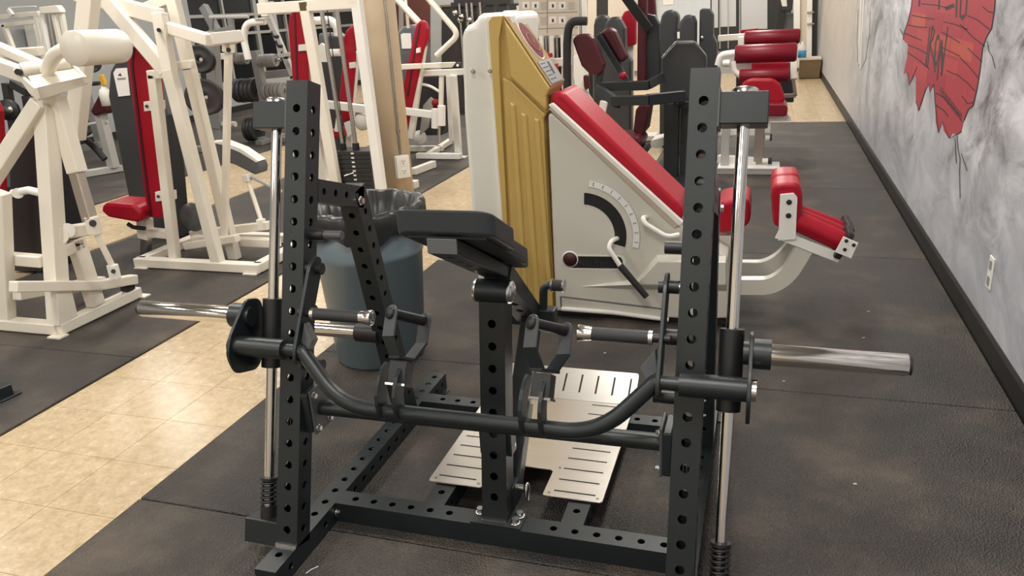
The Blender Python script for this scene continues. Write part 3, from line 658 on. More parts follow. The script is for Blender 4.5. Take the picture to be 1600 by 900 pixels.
# steep rear member with crossbar and bent handles
la = V3((-0.693, 1.965, 0.800)); lb = V3((-0.693, 2.262, 0.545))
g = G(); pbox(g, la, lb, 0.076, 0.05, (1, 0, 0), hl(0.14, 4, 0.06), r=0.012, cell=0.055, hd=False); g.out('rear_strut', 'powder', RK)
G().box((-0.785, 2.232, 0.525), (-0.607, 2.282, 0.582)).out('handle_crossbar', 'powder', RK, bevel=0.004)
for sx in (-1, 1):
    c = -0.696 + sx * 0.048
    P = fillet([(c, 2.255, 0.575), (c + sx * 0.004, 2.255, 0.662), (c + sx * 0.07, 2.255, 0.662)], 0.03)
    h = G().tube(P, 0.0135, 18).out('bent_handle', 'powder', RK)
    G().cyl((c + sx * 0.034, 2.255, 0.662), (c + sx * 0.068, 2.255, 0.662), 0.0185, 24).out('handle_grip', 'black_rubber', h)
    for q in (0.030, 0.068): G().cyl((c + sx * q, 2.255, 0.662), (c + sx * (q + 0.006), 2.255, 0.662), 0.0215, 24).out('handle_ring', 'zinc', h)
# diagonal brace from the post foot up to the crossbar
G().beam((-0.69, 1.955, 0.150), (-0.69, 2.25, 0.53), 0.062, 0.045).out('diagonal_brace', 'powder', RK, bevel=0.003)
G().beam((-0.69, 1.93, 0.115), (-0.69, 2.09, 0.325), 0.075, 0.058).out('brace_sleeve', 'powder', RK, bevel=0.003)
G().box((-0.732, 1.868, 0.075), (-0.654, 1.945, 0.155)).out('brace_foot', 'powder', RK, bevel=0.003)
G().cyl((-0.65, 1.885, 0.150), (-0.628, 1.885, 0.150), 0.009).out('brace_pin', 'zinc', RK)
G().tube([V3((-0.622, 1.905, 0.120)) + V3((0, math.cos(a) * 0.016, math.sin(a) * 0.030)) for a in [2 * PI * k / 20 for k in range(21)]], 0.004, 8).out('pin_ring', 'zinc', RK)
# the bent bar
vb = -0.058
P = fillet([Q(-1.192, 0.582, vb), Q(-1.180, 0.580, vb), Q(-1.055, 0.441, vb), Q(-0.345, 0.441, vb), Q(-0.215, 0.580, vb), Q(-0.206, 0.582, vb)], 0.10, 10)
G().tube(P, 0.0205, 24).out('bent_bar', 'powder', RK)
# two swivel yokes on the bar
for xb, th_ in ((-0.905, 62), (-0.512, 55)):
    b0 = Q(xb, 0.441, vb); ph = math.radians(32); th_ = math.radians(th_)
    pd = (V3((1, 0, 0)) * math.cos(th_) + V3((0, math.cos(ph), -math.sin(ph))) * math.sin(th_)).normalized()
    up = V3((0, math.sin(ph), math.cos(ph))); up = (up - pd * up.dot(pd)).normalized(); sd2 = up.cross(pd)
    top = b0 + V3((0.020, 0.118, 0.225)); base = top - up * 0.112
    for dx in (-0.028, 0.022):
        pr = []
        for k in range(9):
            a = math.radians(-75 + 145 * k / 8); pr.append(b0 + V3((dx, 0, 0)) + UU * (0.052 + 0.084 * math.sin(a)) + VV * (0.034 - 0.084 * math.cos(a)))
        for k in range(9):
            a = math.radians(70 - 145 * k / 8); pr.append(b0 + V3((dx, 0, 0)) + UU * (0.052 + 0.070 * math.sin(a)) + VV * (0.072 - 0.066 * math.cos(a)))
        G().prism(pr, (0.010, 0, 0)).out('yoke_arm', 'powder', RK, bevel=0.001)
    G().beam(base - up * 0.070, base - up * 0.008, 0.050, 0.050, tuple(V3((1, 0, 0)))).out('swivel_block', 'black_plastic', RK, bevel=0.003)
    G().beam(base - up * 0.074, base - up * 0.068, 0.056, 0.056, (1, 0, 0)).out('swivel_washer', 'steel', RK)
    hw = 0.054
    for sg in (-1, 1):
        o = top + pd * (sg * hw)
        pr = [o + sd2 * (math.cos(a) * 0.0235) + up * (math.sin(a) * 0.0235) for a in [PI * k / 8 for k in range(9)]]
        pr += [o - sd2 * 0.0235 - up * 0.062, o + sd2 * 0.0235 - up * 0.062]
        G().prism(pr, pd * (sg * 0.006)).out('yoke_plate', 'powder_lit', RK, bevel=0.001)
        a0 = o - up * 0.062 + pd * (sg * 0.003); a1 = base + pd * (sg * 0.022)
        G().beam(a0, a1, 0.047, 0.006, tuple(sd2)).out('yoke_leg', 'powder', RK)
        G().lathe(o + pd * (sg * 0.006), pd * sg, [(0, 0.0165), (0.006, 0.0165), (0.009, 0.012), (0.010, 0)], 20).out('pin_head', 'black_plastic', RK)
    G().beam(base - pd * 0.03, base + pd * 0.03, 0.047, 0.007, tuple(sd2)).out('yoke_base', 'powder', RK)
    G().cyl(top - pd * hw, top + pd * hw, 0.0145, 20).out('yoke_pin', 'black_plastic', RK)

# ================================================================== bin
bc = V3((-1.665, 3.0, 0))
BN = thing('trash_bin', 'round blue grey plastic bin lined with a black bag behind the row machine', 'bin', bc)
g = G(); g.lathe(bc, (0, 0, 1), [(0.0, 0), (0.0, 0.195), (0.012, 0.205), (0.50, 0.238), (0.505, 0.243), (0.525, 0.243), (0.53, 0.240), (0.70, 0.247), (0.70, 0.235), (0.03, 0.19), (0.03, 0)], 48); g.out('bin_body', 'bin_blue', BN)
g = G(); g.lathe(bc, (0, 0, 1), [(0.66, 0.246), (0.665, 0.250), (0.695, 0.251), (0.702, 0.246), (0.70, 0.238)], 48); g.out('bin_rim', 'bin_blue', BN)
for k in range(3):
    a0 = math.radians(-62); P = [bc + V3((math.cos(a0 + t) * 0.2475, math.sin(a0 + t) * 0.2475, 0.63 - 0.011 * k)) for t in [0.13 * (q - 3) / 3 for q in range(7)]]
    G().tube(P, 0.003, 6).out('bin_grip_rib', 'black_plastic', BN)
g = G(); rng = random.Random(3); seg = 72; rows_ = [(0.615, 0.268), (0.64, 0.270), (0.67, 0.272), (0.712, 0.271), (0.730, 0.258), (0.724, 0.228), (0.60, 0.195)]
vs = []; fs = []
ph_ = [rng.uniform(0, 6.28) for _ in range(6)]
for i, (z, r) in enumerate(rows_):
    for k in range(seg):
        a = 2 * PI * k / seg; w_ = 0.006 * math.sin(9 * a + ph_[0]) + 0.004 * math.sin(23 * a + ph_[1] + i * 0.3) + 0.004 * math.sin(31 * a + ph_[2])
        zz = z + (0.02 * math.sin(5 * a + ph_[3]) + 0.012 * math.sin(13 * a + ph_[4]) if i == 0 else 0.004 * math.sin(17 * a + ph_[5]))
        vs.append(bc + V3((math.cos(a) * (r + w_), math.sin(a) * (r + w_), zz)))
for i in range(len(rows_) - 1):
    for k in range(seg): fs.append((i * seg + k, i * seg + (k + 1) % seg, (i + 1) * seg + (k + 1) % seg, (i + 1) * seg + k))
g.add(vs, fs, True); g.out('bin_liner', 'bag_film', label='crinkled black plastic liner bag folded over the bin rim', cat='bag')

# ================================================================== pillar
pc = V3((-2.90, 5.84, FZ))
CO = thing('support_column', 'round cream painted support pillar with conduit and outlet box', 'pillar', pc)
g = G(); g.lathe(pc, (0, 0, 1), [(0, 0), (0, 0.128), (CEIL - FZ, 0.128), (CEIL - FZ, 0)], 40); g.out('column_shaft', 'pillar_paint', CO)
dv = V3((-pc.x, -pc.y, 0)).normalized(); rt = V3((-dv.y, dv.x, 0)) * 1.0
ca = (dv * math.cos(0.35) + rt * math.sin(0.35)) * 0.138
P = [pc + ca + V3((0, 0, 0.42 - FZ)), pc + ca + V3((0, 0, 0.55)), pc + ca * 1.02 + V3((0, 0, 1.0)), pc + ca + V3((0, 0, CEIL - FZ))]
cond = G().tube(P, 0.010, 12).out('conduit', 'steel', CO)
for zz in (0.62, 1.72): G().cyl(pc + ca * 1.02 + V3((0, 0, zz)), pc + ca * 1.02 + V3((0, 0, zz + 0.025)), 0.016, 12).out('conduit_clamp', 'steel', CO)
e1 = V3((-ca.y, ca.x, 0)).normalized(); e2 = ca.normalized(); bo = pc + e2 * 0.125 + V3((0, 0, 0.345))
g = G(); g.prism([bo + e1 * a + V3((0, 0, b)) for a, b in ((-0.055, -0.09), (0.055, -0.09), (0.055, 0.09), (-0.055, 0.09))], e2 * 0.055); ob = g.out('outlet_box', 'plate_white', CO, bevel=0.004)
for zz in (-0.04, 0.04):
    c = bo + e2 * 0.0555 + V3((0, 0, zz))
    sk = G().prism(roundpoly([c + e1 * a + V3((0, 0, b)) for a, b in ((-0.026, -0.028), (0.026, -0.028), (0.026, 0.028), (-0.026, 0.028))], 0.016), e2 * 0.004).out('socket', 'plate_white', ob)
    g = G()
    for dx in (-0.010, 0.010): g.prism([c + e2 * 0.0042 + e1 * (dx + a) + V3((0, 0, b)) for a, b in ((-0.0025, 0), (0.0025, 0), (0.0025, 0.014), (-0.0025, 0.014))], e2 * 0.0006)
    g.prism([c + e2 * 0.0042 + e1 * a + V3((0, 0, b)) for a, b in ((-0.004, -0.016), (0.004, -0.016), (0.004, -0.008), (-0.004, -0.008))], e2 * 0.0006)
    g.out('socket_slot', 'ink', ob)

# ================================================================== yellow and white recline machine
YG = 3.58
GM = thing('recline_machine', 'yellow and cream reclining exercise machine with long red bench pad', 'exercise machine', (-0.9, 3.8, 0))
def gp(u, v, d=0): p = pY(YG, u, v); return V3((p.x, p.y + d, p.z))
# tower: gold front cover
cover = [(764, 26), (786, 25), (860, 137), (853, 151), (853, 176), (848, 184), (865, 493), (801, 497)]
G().prism([gp(u, v, 0.030) for u, v in cover], (0, 0.25, 0)).out('cover_shell', 'gold', GM, bevel=0.010, seg=3)
G().prism([gp(u, v) for u, v in ((763, 34), (769, 26), (785, 25), (779, 62), (780, 117), (800, 493), (801, 497), (796, 497))], (0, 0.06, 0)).out('cover_edge_band', 'gold', GM, bevel=0.012, seg=3)
G().prism([gp(u, v) for u, v in ((786, 27), (860, 138), (853, 151), (853, 174), (797, 121))], (0, 0.10, 0)).out('cover_boss', 'gold', GM, bevel=0.010, seg=3)
G().prism([gp(u, v, 0.012) for u, v in ((783, 121), (797, 127), (852, 180), (848, 186), (863, 490), (803, 490))], (0, 0.06, 0)).out('cover_panel', 'gold', GM, bevel=0.008)
for u0, u1, v0 in ((796, 804, 160), (813, 822, 176), (834, 842, 184)):
    G().prism([gp(u, v, -0.003) for u, v in ((u0, v0), (u1, v0 + 3), (u1 + 22, 480), (u0 + 22, 480))], (0, 0.04, 0)).out('cover_rib', 'gold', GM, bevel=0.010, seg=3)
for (u, v) in ((737, 112), (765.5, 110.5)):
    p = pY(3.60 if u < 750 else YG, u, v); hexbolt('cover_screw', p + V3((0, 0.004 if u > 750 else 0.02, 0)), (0, -1, 0), 0.009, 0.008, GM, 'steel')
# sloped face with round emblem and instruction placard
sa, sb = gp(786, 26), gp(860, 137)
sv = (sb - sa); sl = sv.length; sv.normalize(); sn_ = V3((-sv.z, 0, sv.x)); sn_ = sn_ if sn_.x > 0 else -sn_
def sp_(t, d, k=0.0): return sa + sv * (t * sl) + V3((0, d, 0)) + sn_ * k
G().prism([sp_(0.01, 0.005), sp_(0.99, 0.005), sp_(0.99, 0.275), sp_(0.01, 0.275)], sn_ * 0.006).out('sloped_face', 'gold_dark', GM, bevel=0.003)
em = [sp_(0.37, 0.15, 0.0065) + sv * math.cos(a) * 0.105 + V3((0, 1, 0)) * math.sin(a) * 0.085 for a in [2 * PI * k / 28 for k in range(28)]]
G().prism(em, sn_ * 0.002).out('emblem_rim', 'label_white', GM)
em = [sp_(0.37, 0.15, 0.0088) + sv * math.cos(a) * 0.098 + V3((0, 1, 0)) * math.sin(a) * 0.078 for a in [2 * PI * k / 28 for k in range(28)]]
eo = G().prism(em, sn_ * 0.002).out('emblem', 'red_glass', GM)
P = [sp_(0.37, 0.15, 0.0112) + (sv * math.cos(a) + V3((0, 1, 0)) * math.sin(a)) * (0.012 + 0.0075 * a) for a in [0.25 * k for k in range(30)]]
G().tube(P, 0.003, 6).out('emblem_spiral', 'gold_dark', eo)
pl = G().prism([sp_(0.66, 0.03, 0.0065), sp_(0.97, 0.03, 0.0065), sp_(0.97, 0.25, 0.0065), sp_(0.66, 0.25, 0.0065)], sn_ * 0.003).out('placard', 'machine_grey', GM)
g = G()
for k in range(5):
    t0 = 0.69 + 0.055 * k; g.prism([sp_(t0, 0.05, 0.0097), sp_(t0 + 0.012, 0.05, 0.0097), sp_(t0 + 0.012, 0.13 + 0.02 * (k % 3), 0.0097), sp_(t0, 0.13 + 0.02 * (k % 3), 0.0097)], sn_ * 0.0004)
g.prism([sp_(0.68, 0.17, 0.0097), sp_(0.86, 0.15, 0.0097), sp_(0.87, 0.18, 0.0097), sp_(0.70, 0.20, 0.0097)], sn_ * 0.0004)
g.out('placard_print', 'ink', pl)
# white rear shell of the tower
shell = [(720, 60), (722, 46), (730, 39), (741, 36), (745, 26), (752, 21), (790, 19), (806, 20), (806, 470), (748, 470), (736, 330), (724, 180)]
sh = [pY(3.66, u, v) for u, v in shell]; sh = [V3((p.x, p.y, max(p.z, 0.0))) for p in sh]
G().prism(sh, (0, 0.42, 0)).out('rear_shell', 'shell_white', GM, bevel=0.030, seg=4)
sh = [pY(3.63, u, v) for u, v in ((756, 30), (760, 24), (800, 22), (812, 490), (790, 490), (770, 200))]
G().prism([V3((p.x, p.y, max(p.z, 0.0))) for p in sh], (0, 0.40, 0)).out('shell_flange', 'shell_white', GM, bevel=0.015, seg=3)
# side panel
side = [(856, 180), (862, 176), (1058, 352), (1137, 402), (1139, 498), (1062, 507), (960, 497), (868, 488)]
SP_ = [gp(u, v) for u, v in side]
for p in SP_: p.z = max(p.z, 0.03)
panel = G().prism(SP_, (0, 0.55, 0)).out('side_panel', 'cream_plastic', GM, bevel=0.012, seg=3)
G().prism([gp(u, v, 0.02) for u, v in ((868, 478), (1140, 490), (1140, 512), (1060, 516), (868, 500))], (0, 0.5, 0)).out('base_skirt', 'black_plastic', GM, bevel=0.005)
G().prism([gp(u, v, -0.012) for u, v in ((858, 170), (864, 166), (1063, 350), (1054, 356))], (0, 0.03, 0)).out('edge_trim', 'beige_trim', GM, bevel=0.004)
G().prism([gp(u, v, -0.018) for u, v in ((858, 164), (864, 160), (1068, 346), (1062, 352))], (0, 0.03, 0)).out('edge_rail', 'shell_white', GM, bevel=0.004)
# raised fin moulded on the side
fin = [gp(u, v) for u, v in ((905, 448), (995, 436), (1027, 398), (1135, 400), (1135, 455), (1000, 452))]
cen = [gp(u, v, -0.045) for u, v in ((995, 440), (1030, 404), (1135, 405), (1135, 440))]
G().add(fin + cen, [(0, 1, 6), (1, 2, 7, 6), (2, 3, 8, 7), (3, 4, 9, 8), (4, 5, 6, 9), (0, 6, 5), (6, 7, 8, 9)]).out('side_fin', 'cream_plastic', GM, bevel=0.004)
g = G(); g.tube([gp(876, 463, -0.001), gp(1040, 483, -0.001)], 0.004, 8); g.tube([gp(876, 463, -0.001), gp(877, 480, -0.001)], 0.004, 8); g.out('panel_groove', 'shroud_light', panel)
g = G(); g.tube([gp(878, 482, -0.004), gp(960, 488, -0.004), gp(1045, 499, -0.004)], 0.012, 10); g.out('panel_lip', 'shell_white', panel)
# range scale: curved slot and printed arc
def arc(c, r0, r1, a0, a1, d, ext, name, m, parent, n=20):
    C0 = gp(*c); k = (gp(c[0] + 10, c[1]) - C0).length / 10
    A = [math.radians(a0 + (a1 - a0) * i / n) for i in range(n + 1)]
    pts = [C0 + V3((math.cos(a) * r1 * k, d, math.sin(a) * r1 * k)) for a in A] + [C0 + V3((math.cos(a) * r0 * k, d, math.sin(a) * r0 * k)) for a in reversed(A)]
    g = G(); N = n + 1
    vs = [p for p in pts] + [p + V3((0, ext, 0)) for p in pts]; fs = []
    for i in range(n): fs.append((i, i + 1, 2 * N - 2 - i, 2 * N - 1 - i))
    for i in range(2 * N): fs.append((i, (i + 1) % (2 * N), 2 * N + (i + 1) % (2 * N), 2 * N + i))
    return g.add(vs, fs).out(name, m, parent)
arc((912, 367), 48, 66, -15, 88, -0.0015, 0.004, 'range_slot', 'black_plastic', GM)
arc((912, 367), 75, 87, -13, 84, -0.003, 0.005, 'scale_border', 'machine_silver', GM)
sc_ = arc((912, 367), 76.5, 85.5, -12, 83, -0.0045, 0.003, 'range_scale', 'label_white', GM)
g = G(); C0 = gp(912, 367); k_ = (gp(922, 367) - C0).length / 10
for i in range(9):
    a = math.radians(-6 + i * 10.5)
    for dr in (0, 3): g.tube([C0 + V3((math.cos(a) * (79 + dr) * k_, -0.005, math.sin(a) * (79 + dr) * k_)), C0 + V3((math.cos(a) * (80.5 + dr) * k_, -0.005, math.sin(a) * (80.5 + dr) * k_))], 0.0025, 6)
g.out('scale_number', 'ink', sc_)
# brand slot: dark recessed bar with round red badge
G().prism(roundpoly([gp(u, v, -0.001) for u, v in ((888, 397), (974, 399), (979, 411), (970, 422), (888, 421))], 0.03, 5), (0, 0.004, 0)).out('badge_rim', 'shell_white', GM)
bar_ = G().prism(roundpoly([gp(u, v, -0.004) for u, v in ((888, 400), (970, 401), (974, 410), (967, 419), (888, 418))], 0.03, 5), (0, 0.004, 0)).out('badge_bar', 'black_plastic', GM)
c = gp(891, 404.5, -0.004); G().lathe(c + V3((0, 0.002, 0)), (0, -1, 0), [(0, 0.042), (0.003, 0.042), (0.003, 0)], 24).out('badge_rim', 'shell_white', GM)
G().lathe(c, (0, -1, 0), [(0, 0.036), (0.003, 0.036), (0.004, 0)], 24).out('badge_disc', 'piping', GM)
fc = bpy.data.curves.new('badge_text', 'FONT'); fc.body = 'NAUTILUS'; fc.size = 0.045; fc.extrude = 0.001
fo = bpy.data.objects.new('badge_text_tmp', fc); COL.objects.link(fo); bpy.context.view_layer.update()
tm = bpy.data.meshes.new_from_object(fo.evaluated_get(bpy.context.evaluated_depsgraph_get())); bpy.data.objects.remove(fo)
q0 = gp(905, 415.5, -0.0055); tw = max(v.co.x for v in tm.vertices); sc0 = (gp(960, 415).x - q0.x) / tw
for v in tm.vertices: v.co = V3((v.co.x * sc0 + q0.x, q0.y - v.co.z, v.co.y + q0.z)) - WL[GM.name]
put('badge_text', tm, GM, m='shroud_grey')
# levers
P = fillet([gp(966, 373, 0.02), gp(958, 372, -0.05), gp(955, 381, -0.07), gp(974, 409, -0.075)], 0.03)
lv = G().tube(P, 0.012, 14).out('range_lever', 'shell_white', GM); G().tube([gp(972.5, 407, -0.075), gp(1014, 455, -0.08)], [0.017, 0.015], 16).out('lever_grip', 'black_rubber', lv)
P = fillet([gp(1012, 340, 0.02), gp(1006, 337, -0.04), gp(1010, 345, -0.05), gp(1044, 366, -0.05), gp(1062, 364, -0.03)], 0.03)
G().tube(P, 0.012, 14).out('bench_lever', 'shell_white', GM)
# bench pad
padp = [(858, 158), (864, 146), (878, 143), (1064, 322), (1068, 342), (1052, 352)]
G().prism(roundpoly([pY(3.60, u, v) for u, v in padp], 0.03, 4), (0, 0.33, 0)).out('bench_pad', 'red', GM, bevel=0.022, seg=4)
# seat beyond the upright, foot tubes, shin rollers
G().prism(roundpoly([pY(3.72, u, v) for u, v in ((1120, 318), (1150, 311), (1170, 311), (1174, 335), (1170, 352), (1150, 362), (1120, 366))], 0.03), (0, 0.30, 0)).out('seat_pad', 'red', GM, bevel=0.018, seg=3)
G().beam(pY(3.8, 1133, 365), pY(3.8, 1135, 420), 0.07, 0.10, (0, 1, 0)).out('seat_post', 'cream_plastic', GM, bevel=0.006)
yn, yf = 3.63, 3.93
for y, pts in ((yn, ((1130, 446), (1205, 446), (1232, 428), (1262, 378))), (yf, ((1130, 418), (1195, 419), (1222, 404), (1250, 372)))):
    P = fillet([pY(y, u, v) for u, v in pts], 0.10, 8)
    g = G(); g.ribbon(P, 0.055, 0.075)
    g.out('foot_tube', 'cream_plastic', GM, bevel=0.004)
ra = pY(yn - 0.02, 1215, 375); rb = pY(yn - 0.02, 1318, 402)
for y in (yn - 0.03, yf + 0.02): G().beam(pY(yn, 1214, 362).lerp(pY(yn, 1214, 362), 0) + V3((0, y - yn, 0)), pY(yn, 1312, 400) + V3((0, y - yn, 0)), 0.012, 0.045, (0, 1, 0)).out('roller_bracket', 'white_paint', GM, bevel=0.002)
G().prism([pY(yn - 0.05, u, v) for u, v in ((1219, 304), (1240, 302), (1246, 309), (1243, 374), (1216, 376))], (0, 0.012, 0)).out('pad_bracket', 'white_paint', GM, bevel=0.001)
for u, v in ((1233, 316), (1232, 337)): hexbolt('bracket_bolt', pY(yn - 0.052, u, v), (0, -1, 0), 0.009, 0.006, GM, 'iron')
for y0, y1, du, dv in ((yn - 0.035, yn + 0.14, 0, 0), (yn + 0.17, yn + 0.34, 0, 0)):
    P = roundpoly([pY(yn, u, v) + V3((0, y0 - yn, 0)) for u, v in ((1204, 300), (1208, 286), (1222, 283), (1248, 283), (1254, 300), (1254, 350), (1240, 356), (1208, 352))], 0.03)
    G().prism(P, (0, y1 - y0, 0)).out('shin_pad', 'red', GM, bevel=0.018, seg=3)
# three lying rollers with black end discs
for (y0, u0, v0, u1, v1) in ((yn, 1244, 345, 1312, 376), (yn + 0.14, 1246, 340, 1314, 368), (yn + 0.30, 1248, 334, 1310, 358)):
    a = pY(y0, u0, v0); b = pY(y0, u1, v1); d = (b - a).normalized()
    G().cyl(a, b, 0.045, 24).out('shin_roller', 'red', GM)
    n = V3((0, 1, 0)); uu = d.cross(n)
    P = roundpoly([b + n * i * 0.075 + uu * j * 0.066 for i, j in ((-1, -1), (1, -1), (1, 1), (-1, 1))], 0.02)
    G().prism(P, d * 0.03).out('roller_end_disc', 'black_plastic', GM, bevel=0.006)
pe = pY(yn - 0.085, 1324, 384)
G().prism([pY(yn - 0.09, u, v) for u, v in ((1318, 370), (1341, 380), (1330, 404), (1305, 394))], (0, 0.01, 0)).out('end_bracket', 'white_paint', GM, bevel=0.001)
for u, v in ((1322.5, 376.5), (1334, 383), (1320, 390)): hexbolt('bracket_bolt', pY(yn - 0.091, u, v), (0, -1, 0), 0.006, 0.006, GM, 'iron')

# ================================================================== cream press machine at the left edge
MA = thing('press_machine', 'nearest cream lever press machine with a fat round counterweight at the left edge', 'press machine', (-3.8, 3.2, 0))
def barX(name, m, parent, X, pts, w, h=None, bevel=0.006):
    g = G(); P = [pX(X, u, v) for u, v in pts]
    for a, b in zip(P[:-1], P[1:]): g.beam(a, b, w, h or w, (1, 0, 0))
    return g.out(name, m, parent, bevel=bevel)
XA = -3.495
G().beam((XA, 2.875, 0.035), (XA, 3.46, 0.035), 0.07, 0.06, (1, 0, 0)).out('base_beam', 'cream', MA, bevel=0.006)
G().beam((XA, 2.895, 0.035), (-4.30, 2.895, 0.035), 0.07, 0.06, (0, 1, 0)).out('base_beam', 'cream', MA, bevel=0.006)
G().box((XA - 0.03, 2.83, 0.0), (XA + 0.055, 2.89, 0.008)).out('foot_pad', 'cream', MA)
G().box((XA - 0.03, 3.44, 0.0), (XA + 0.055, 3.50, 0.008)).out('foot_pad', 'cream', MA)
P0 = V3((XA - 0.01, 2.905, 0.05)); P1 = pX(XA - 0.01, 71, 168)
G().beam(P0, P1, 0.085, 0.085, (1, 0, 0)).out('front_post', 'cream', MA, bevel=0.006)
barX('slanted_post', 'cream', MA, XA, ((107, 497), (88, 420)), 0.06, 0.075)
barX('slanted_post', 'cream', MA, XA, ((150, 476), (117, 372)), 0.06, 0.085)
barX('arm_rest', 'cream', MA, XA, ((85, 398), (126, 379)), 0.06, 0.06)
barX('pivot_arm', 'cream', MA, XA, ((84, 366), (152, 355)), 0.07, 0.065)
G().cyl(pX(XA + 0.02, 92, 369), pX(XA - 0.12, 98, 366), 0.045, 20).out('pivot_drum', 'cream', MA)
G().cyl(pX(XA + 0.045, 105, 360), pX(XA - 0.1, 105, 360), 0.038, 20).out('pivot_drum', 'white_paint', MA)
barX('step_lever', 'cream', MA, XA + 0.02, ((20, 448), (150, 446), (210, 436)), 0.06, 0.055)
barX('step_lever', 'cream', MA, XA - 0.25, ((25, 462), (160, 438)), 0.06, 0.05)
G().box((XA - 0.02, 3.36, 0.07), (XA + 0.03, 3.42, 0.10)).out('rubber_stop', 'black_rubber', MA)
barX('lower_brace', 'cream', MA, XA - 0.02, ((108, 452), (143, 443)), 0.05, 0.05)
# front frame
barY('cross_bar', 'cream', MA, [(2.95, -40, 399), (2.95, 68, 408)], 0.06, 0.06)
barY('inner_post', 'cream', MA, [(2.90, 2, 300), (2.90, 14, 520)], 0.06, 0.075)
barY('diagonal_brace', 'cream', MA, [(3.12, 64, 160), (3.0, -20, 290)], 0.075, 0.075)
# link arm on the right of the post
barY('link_arm', 'cream', MA, [(3.20, 86, 150), (3.16, 121, 270)], 0.07, 0.08)
barY('link_arm', 'brown_steel', MA, [(3.16, 119, 268), (3.10, 141, 345)], 0.055, 0.062)
barY('clevis', 'cream', MA, [(3.10, 143, 338), (3.10, 149, 366)], 0.05, 0.06)
G().cyl(pY(3.06, 145, 349), pY(3.14, 145, 349), 0.018, 14).out('clevis_bolt', 'iron', MA)
rodY('connecting_rod', 'cream', MA, [(3.10, 150, 364), (3.14, 176, 417)], 0.016)
barY('clevis', 'white_paint', MA, [(3.14, 175, 413), (3.14, 181, 436)], 0.04, 0.05)
G().cyl(pY(3.10, 177, 424), pY(3.18, 177, 424), 0.012, 12).out('clevis_bolt', 'iron', MA)
# top bracket: open channel holding the pivot tube
bl, br_ = pY(3.10, 20, 108), pY(3.30, 104, 92)
bl2, br2 = pY(3.02, 53, 138), pY(3.22, 130, 120)
G().prism([bl, bl2, bl2 + V3((0, 0, -0.05)), pY(3.04, 46, 146)], (0.01, 0.012, 0)).out('bracket_cheek', 'cream', MA)
G().prism([br_, br2, br2 + V3((0, 0, -0.03)), br_ + V3((0, 0, -0.07))], (0.012, 0.01, 0)).out('bracket_cheek', 'cream', MA)
G().add([bl2, br2, br2 + V3((0, 0.02, -0.04)), bl2 + V3((0, 0.02, -0.055))] , [(0, 1, 2, 3)]).add([pY(3.07, 44, 119), pY(3.27, 116, 107), br2, bl2], [(0, 1, 2, 3)]).out('bracket_plate', 'cream', MA)
G().add([bl2 + V3((0, 0.01, -0.02)), br2 + V3((0, 0.01, -0.01)), pY(3.14, 82, 156), pY(3.10, 60, 157)], [(0, 1, 2, 3)]).add([bl2, pY(3.10, 60, 157), pY(3.16, 62, 150)], [(0, 1, 2)]).out('gusset', 'cream', MA)
G().cyl(pY(3.10, 34, 112), pY(3.28, 108, 101), 0.042, 24).out('pivot_tube', 'cream', MA)
G().cyl(pY(3.05, 28, 112.5), pY(3.09, 29, 112.5), 0.016, 14).out('pivot_bolt', 'iron', MA)
P = fillet([pY(3.14, 74, 112), pY(3.12, 84, 84), pY(3.12, 112, 74), pY(3.14, 125, 73)], 0.10, 8)
G().tube(P, 0.034, 20).out('counterweight_neck', 'cream', MA)
a, b = pY(3.05, 116, 76), pY(3.36, 186, 72)
G().lathe(a, b - a, [(0, 0), (0, 0.080), (0.006, 0.083), ((b - a).length - 0.006, 0.083), ((b - a).length, 0.078), ((b - a).length, 0)], 36).out('counterweight', 'cream', MA)
barY('lever_arm', 'cream', MA, [(3.15, -30, 92), (3.15, 40, 118)], 0.06, 0.07)
barY('lever_arm', 'cream', MA, [(3.35, -30, 62), (3.25, 58, 100)], 0.06, 0.045)
barY('cross_arm', 'cream', MA, [(3.5, -30, 86), (3.5, 66, 80)], 0.05, 0.05)
# red pad and black stack housing, mostly out of frame
slabY('back_pad', 'red', MA, 3.50, [(-60, 150), (-12, 158), (-5, 175), (-2, 225), (6, 440), (-40, 445)], 0.06, bevel=0.02)
slabY('stack_housing', 'shroud_grey', MA, 3.75, [(12, 215), (52, 200), (70, 426), (22, 432)], 0.35, bevel=0.01)
rodY('cable_link', 'white_paint', MA, [(3.3, 20, 302), (3.3, 45, 297), (3.3, 66, 302)], 0.022)
G().cyl(pY(3.28, 28, 302), pY(3.36, 28, 302), 0.030, 16).out('pulley_hub', 'cream', MA)
# tall slanting lever behind
barY('tall_lever', 'cream', MA, [(3.75, 140, -10), (3.70, 117, 216)], 0.075, 0.10)
rodY('lever_pin', 'black_rubber', MA, [(3.72, 112, 212), (3.8, 128, 214), (3.9, 146, 228), (3.9, 164, 249)], 0.020, 0.05)

# ================================================================== cream press machine with the red seat
MB = thing('press_machine', 'cream press machine with tall red back pad and red seat', 'press machine', (-3.4, 4.2, 0))
yb = 3.975
G().beam((-3.96, yb, 0.035), (-2.99, yb, 0.035), 0.07, 0.06, (0, 1, 0)).out('base_beam', 'cream', MB, bevel=0.006)
for x in (-3.90, -3.05): G().box((x - 0.05, yb - 0.05, 0), (x + 0.05, yb + 0.0, 0.008)).out('foot_pad', 'cream', MB)
G().beam((-3.02, yb, 0.035), (-3.02, 4.62, 0.035), 0.07, 0.06, (1, 0, 0)).out('base_beam', 'cream', MB, bevel=0.006)
G().beam((-3.10, 4.62, 0.035), (-3.95, 4.62, 0.035), 0.07, 0.06, (0, 1, 0)).out('base_beam', 'cream', MB, bevel=0.006)
G().beam((-3.93, yb, 0.035), (-3.93, 4.62, 0.035), 0.07, 0.06, (1, 0, 0)).out('base_beam', 'cream', MB, bevel=0.006)
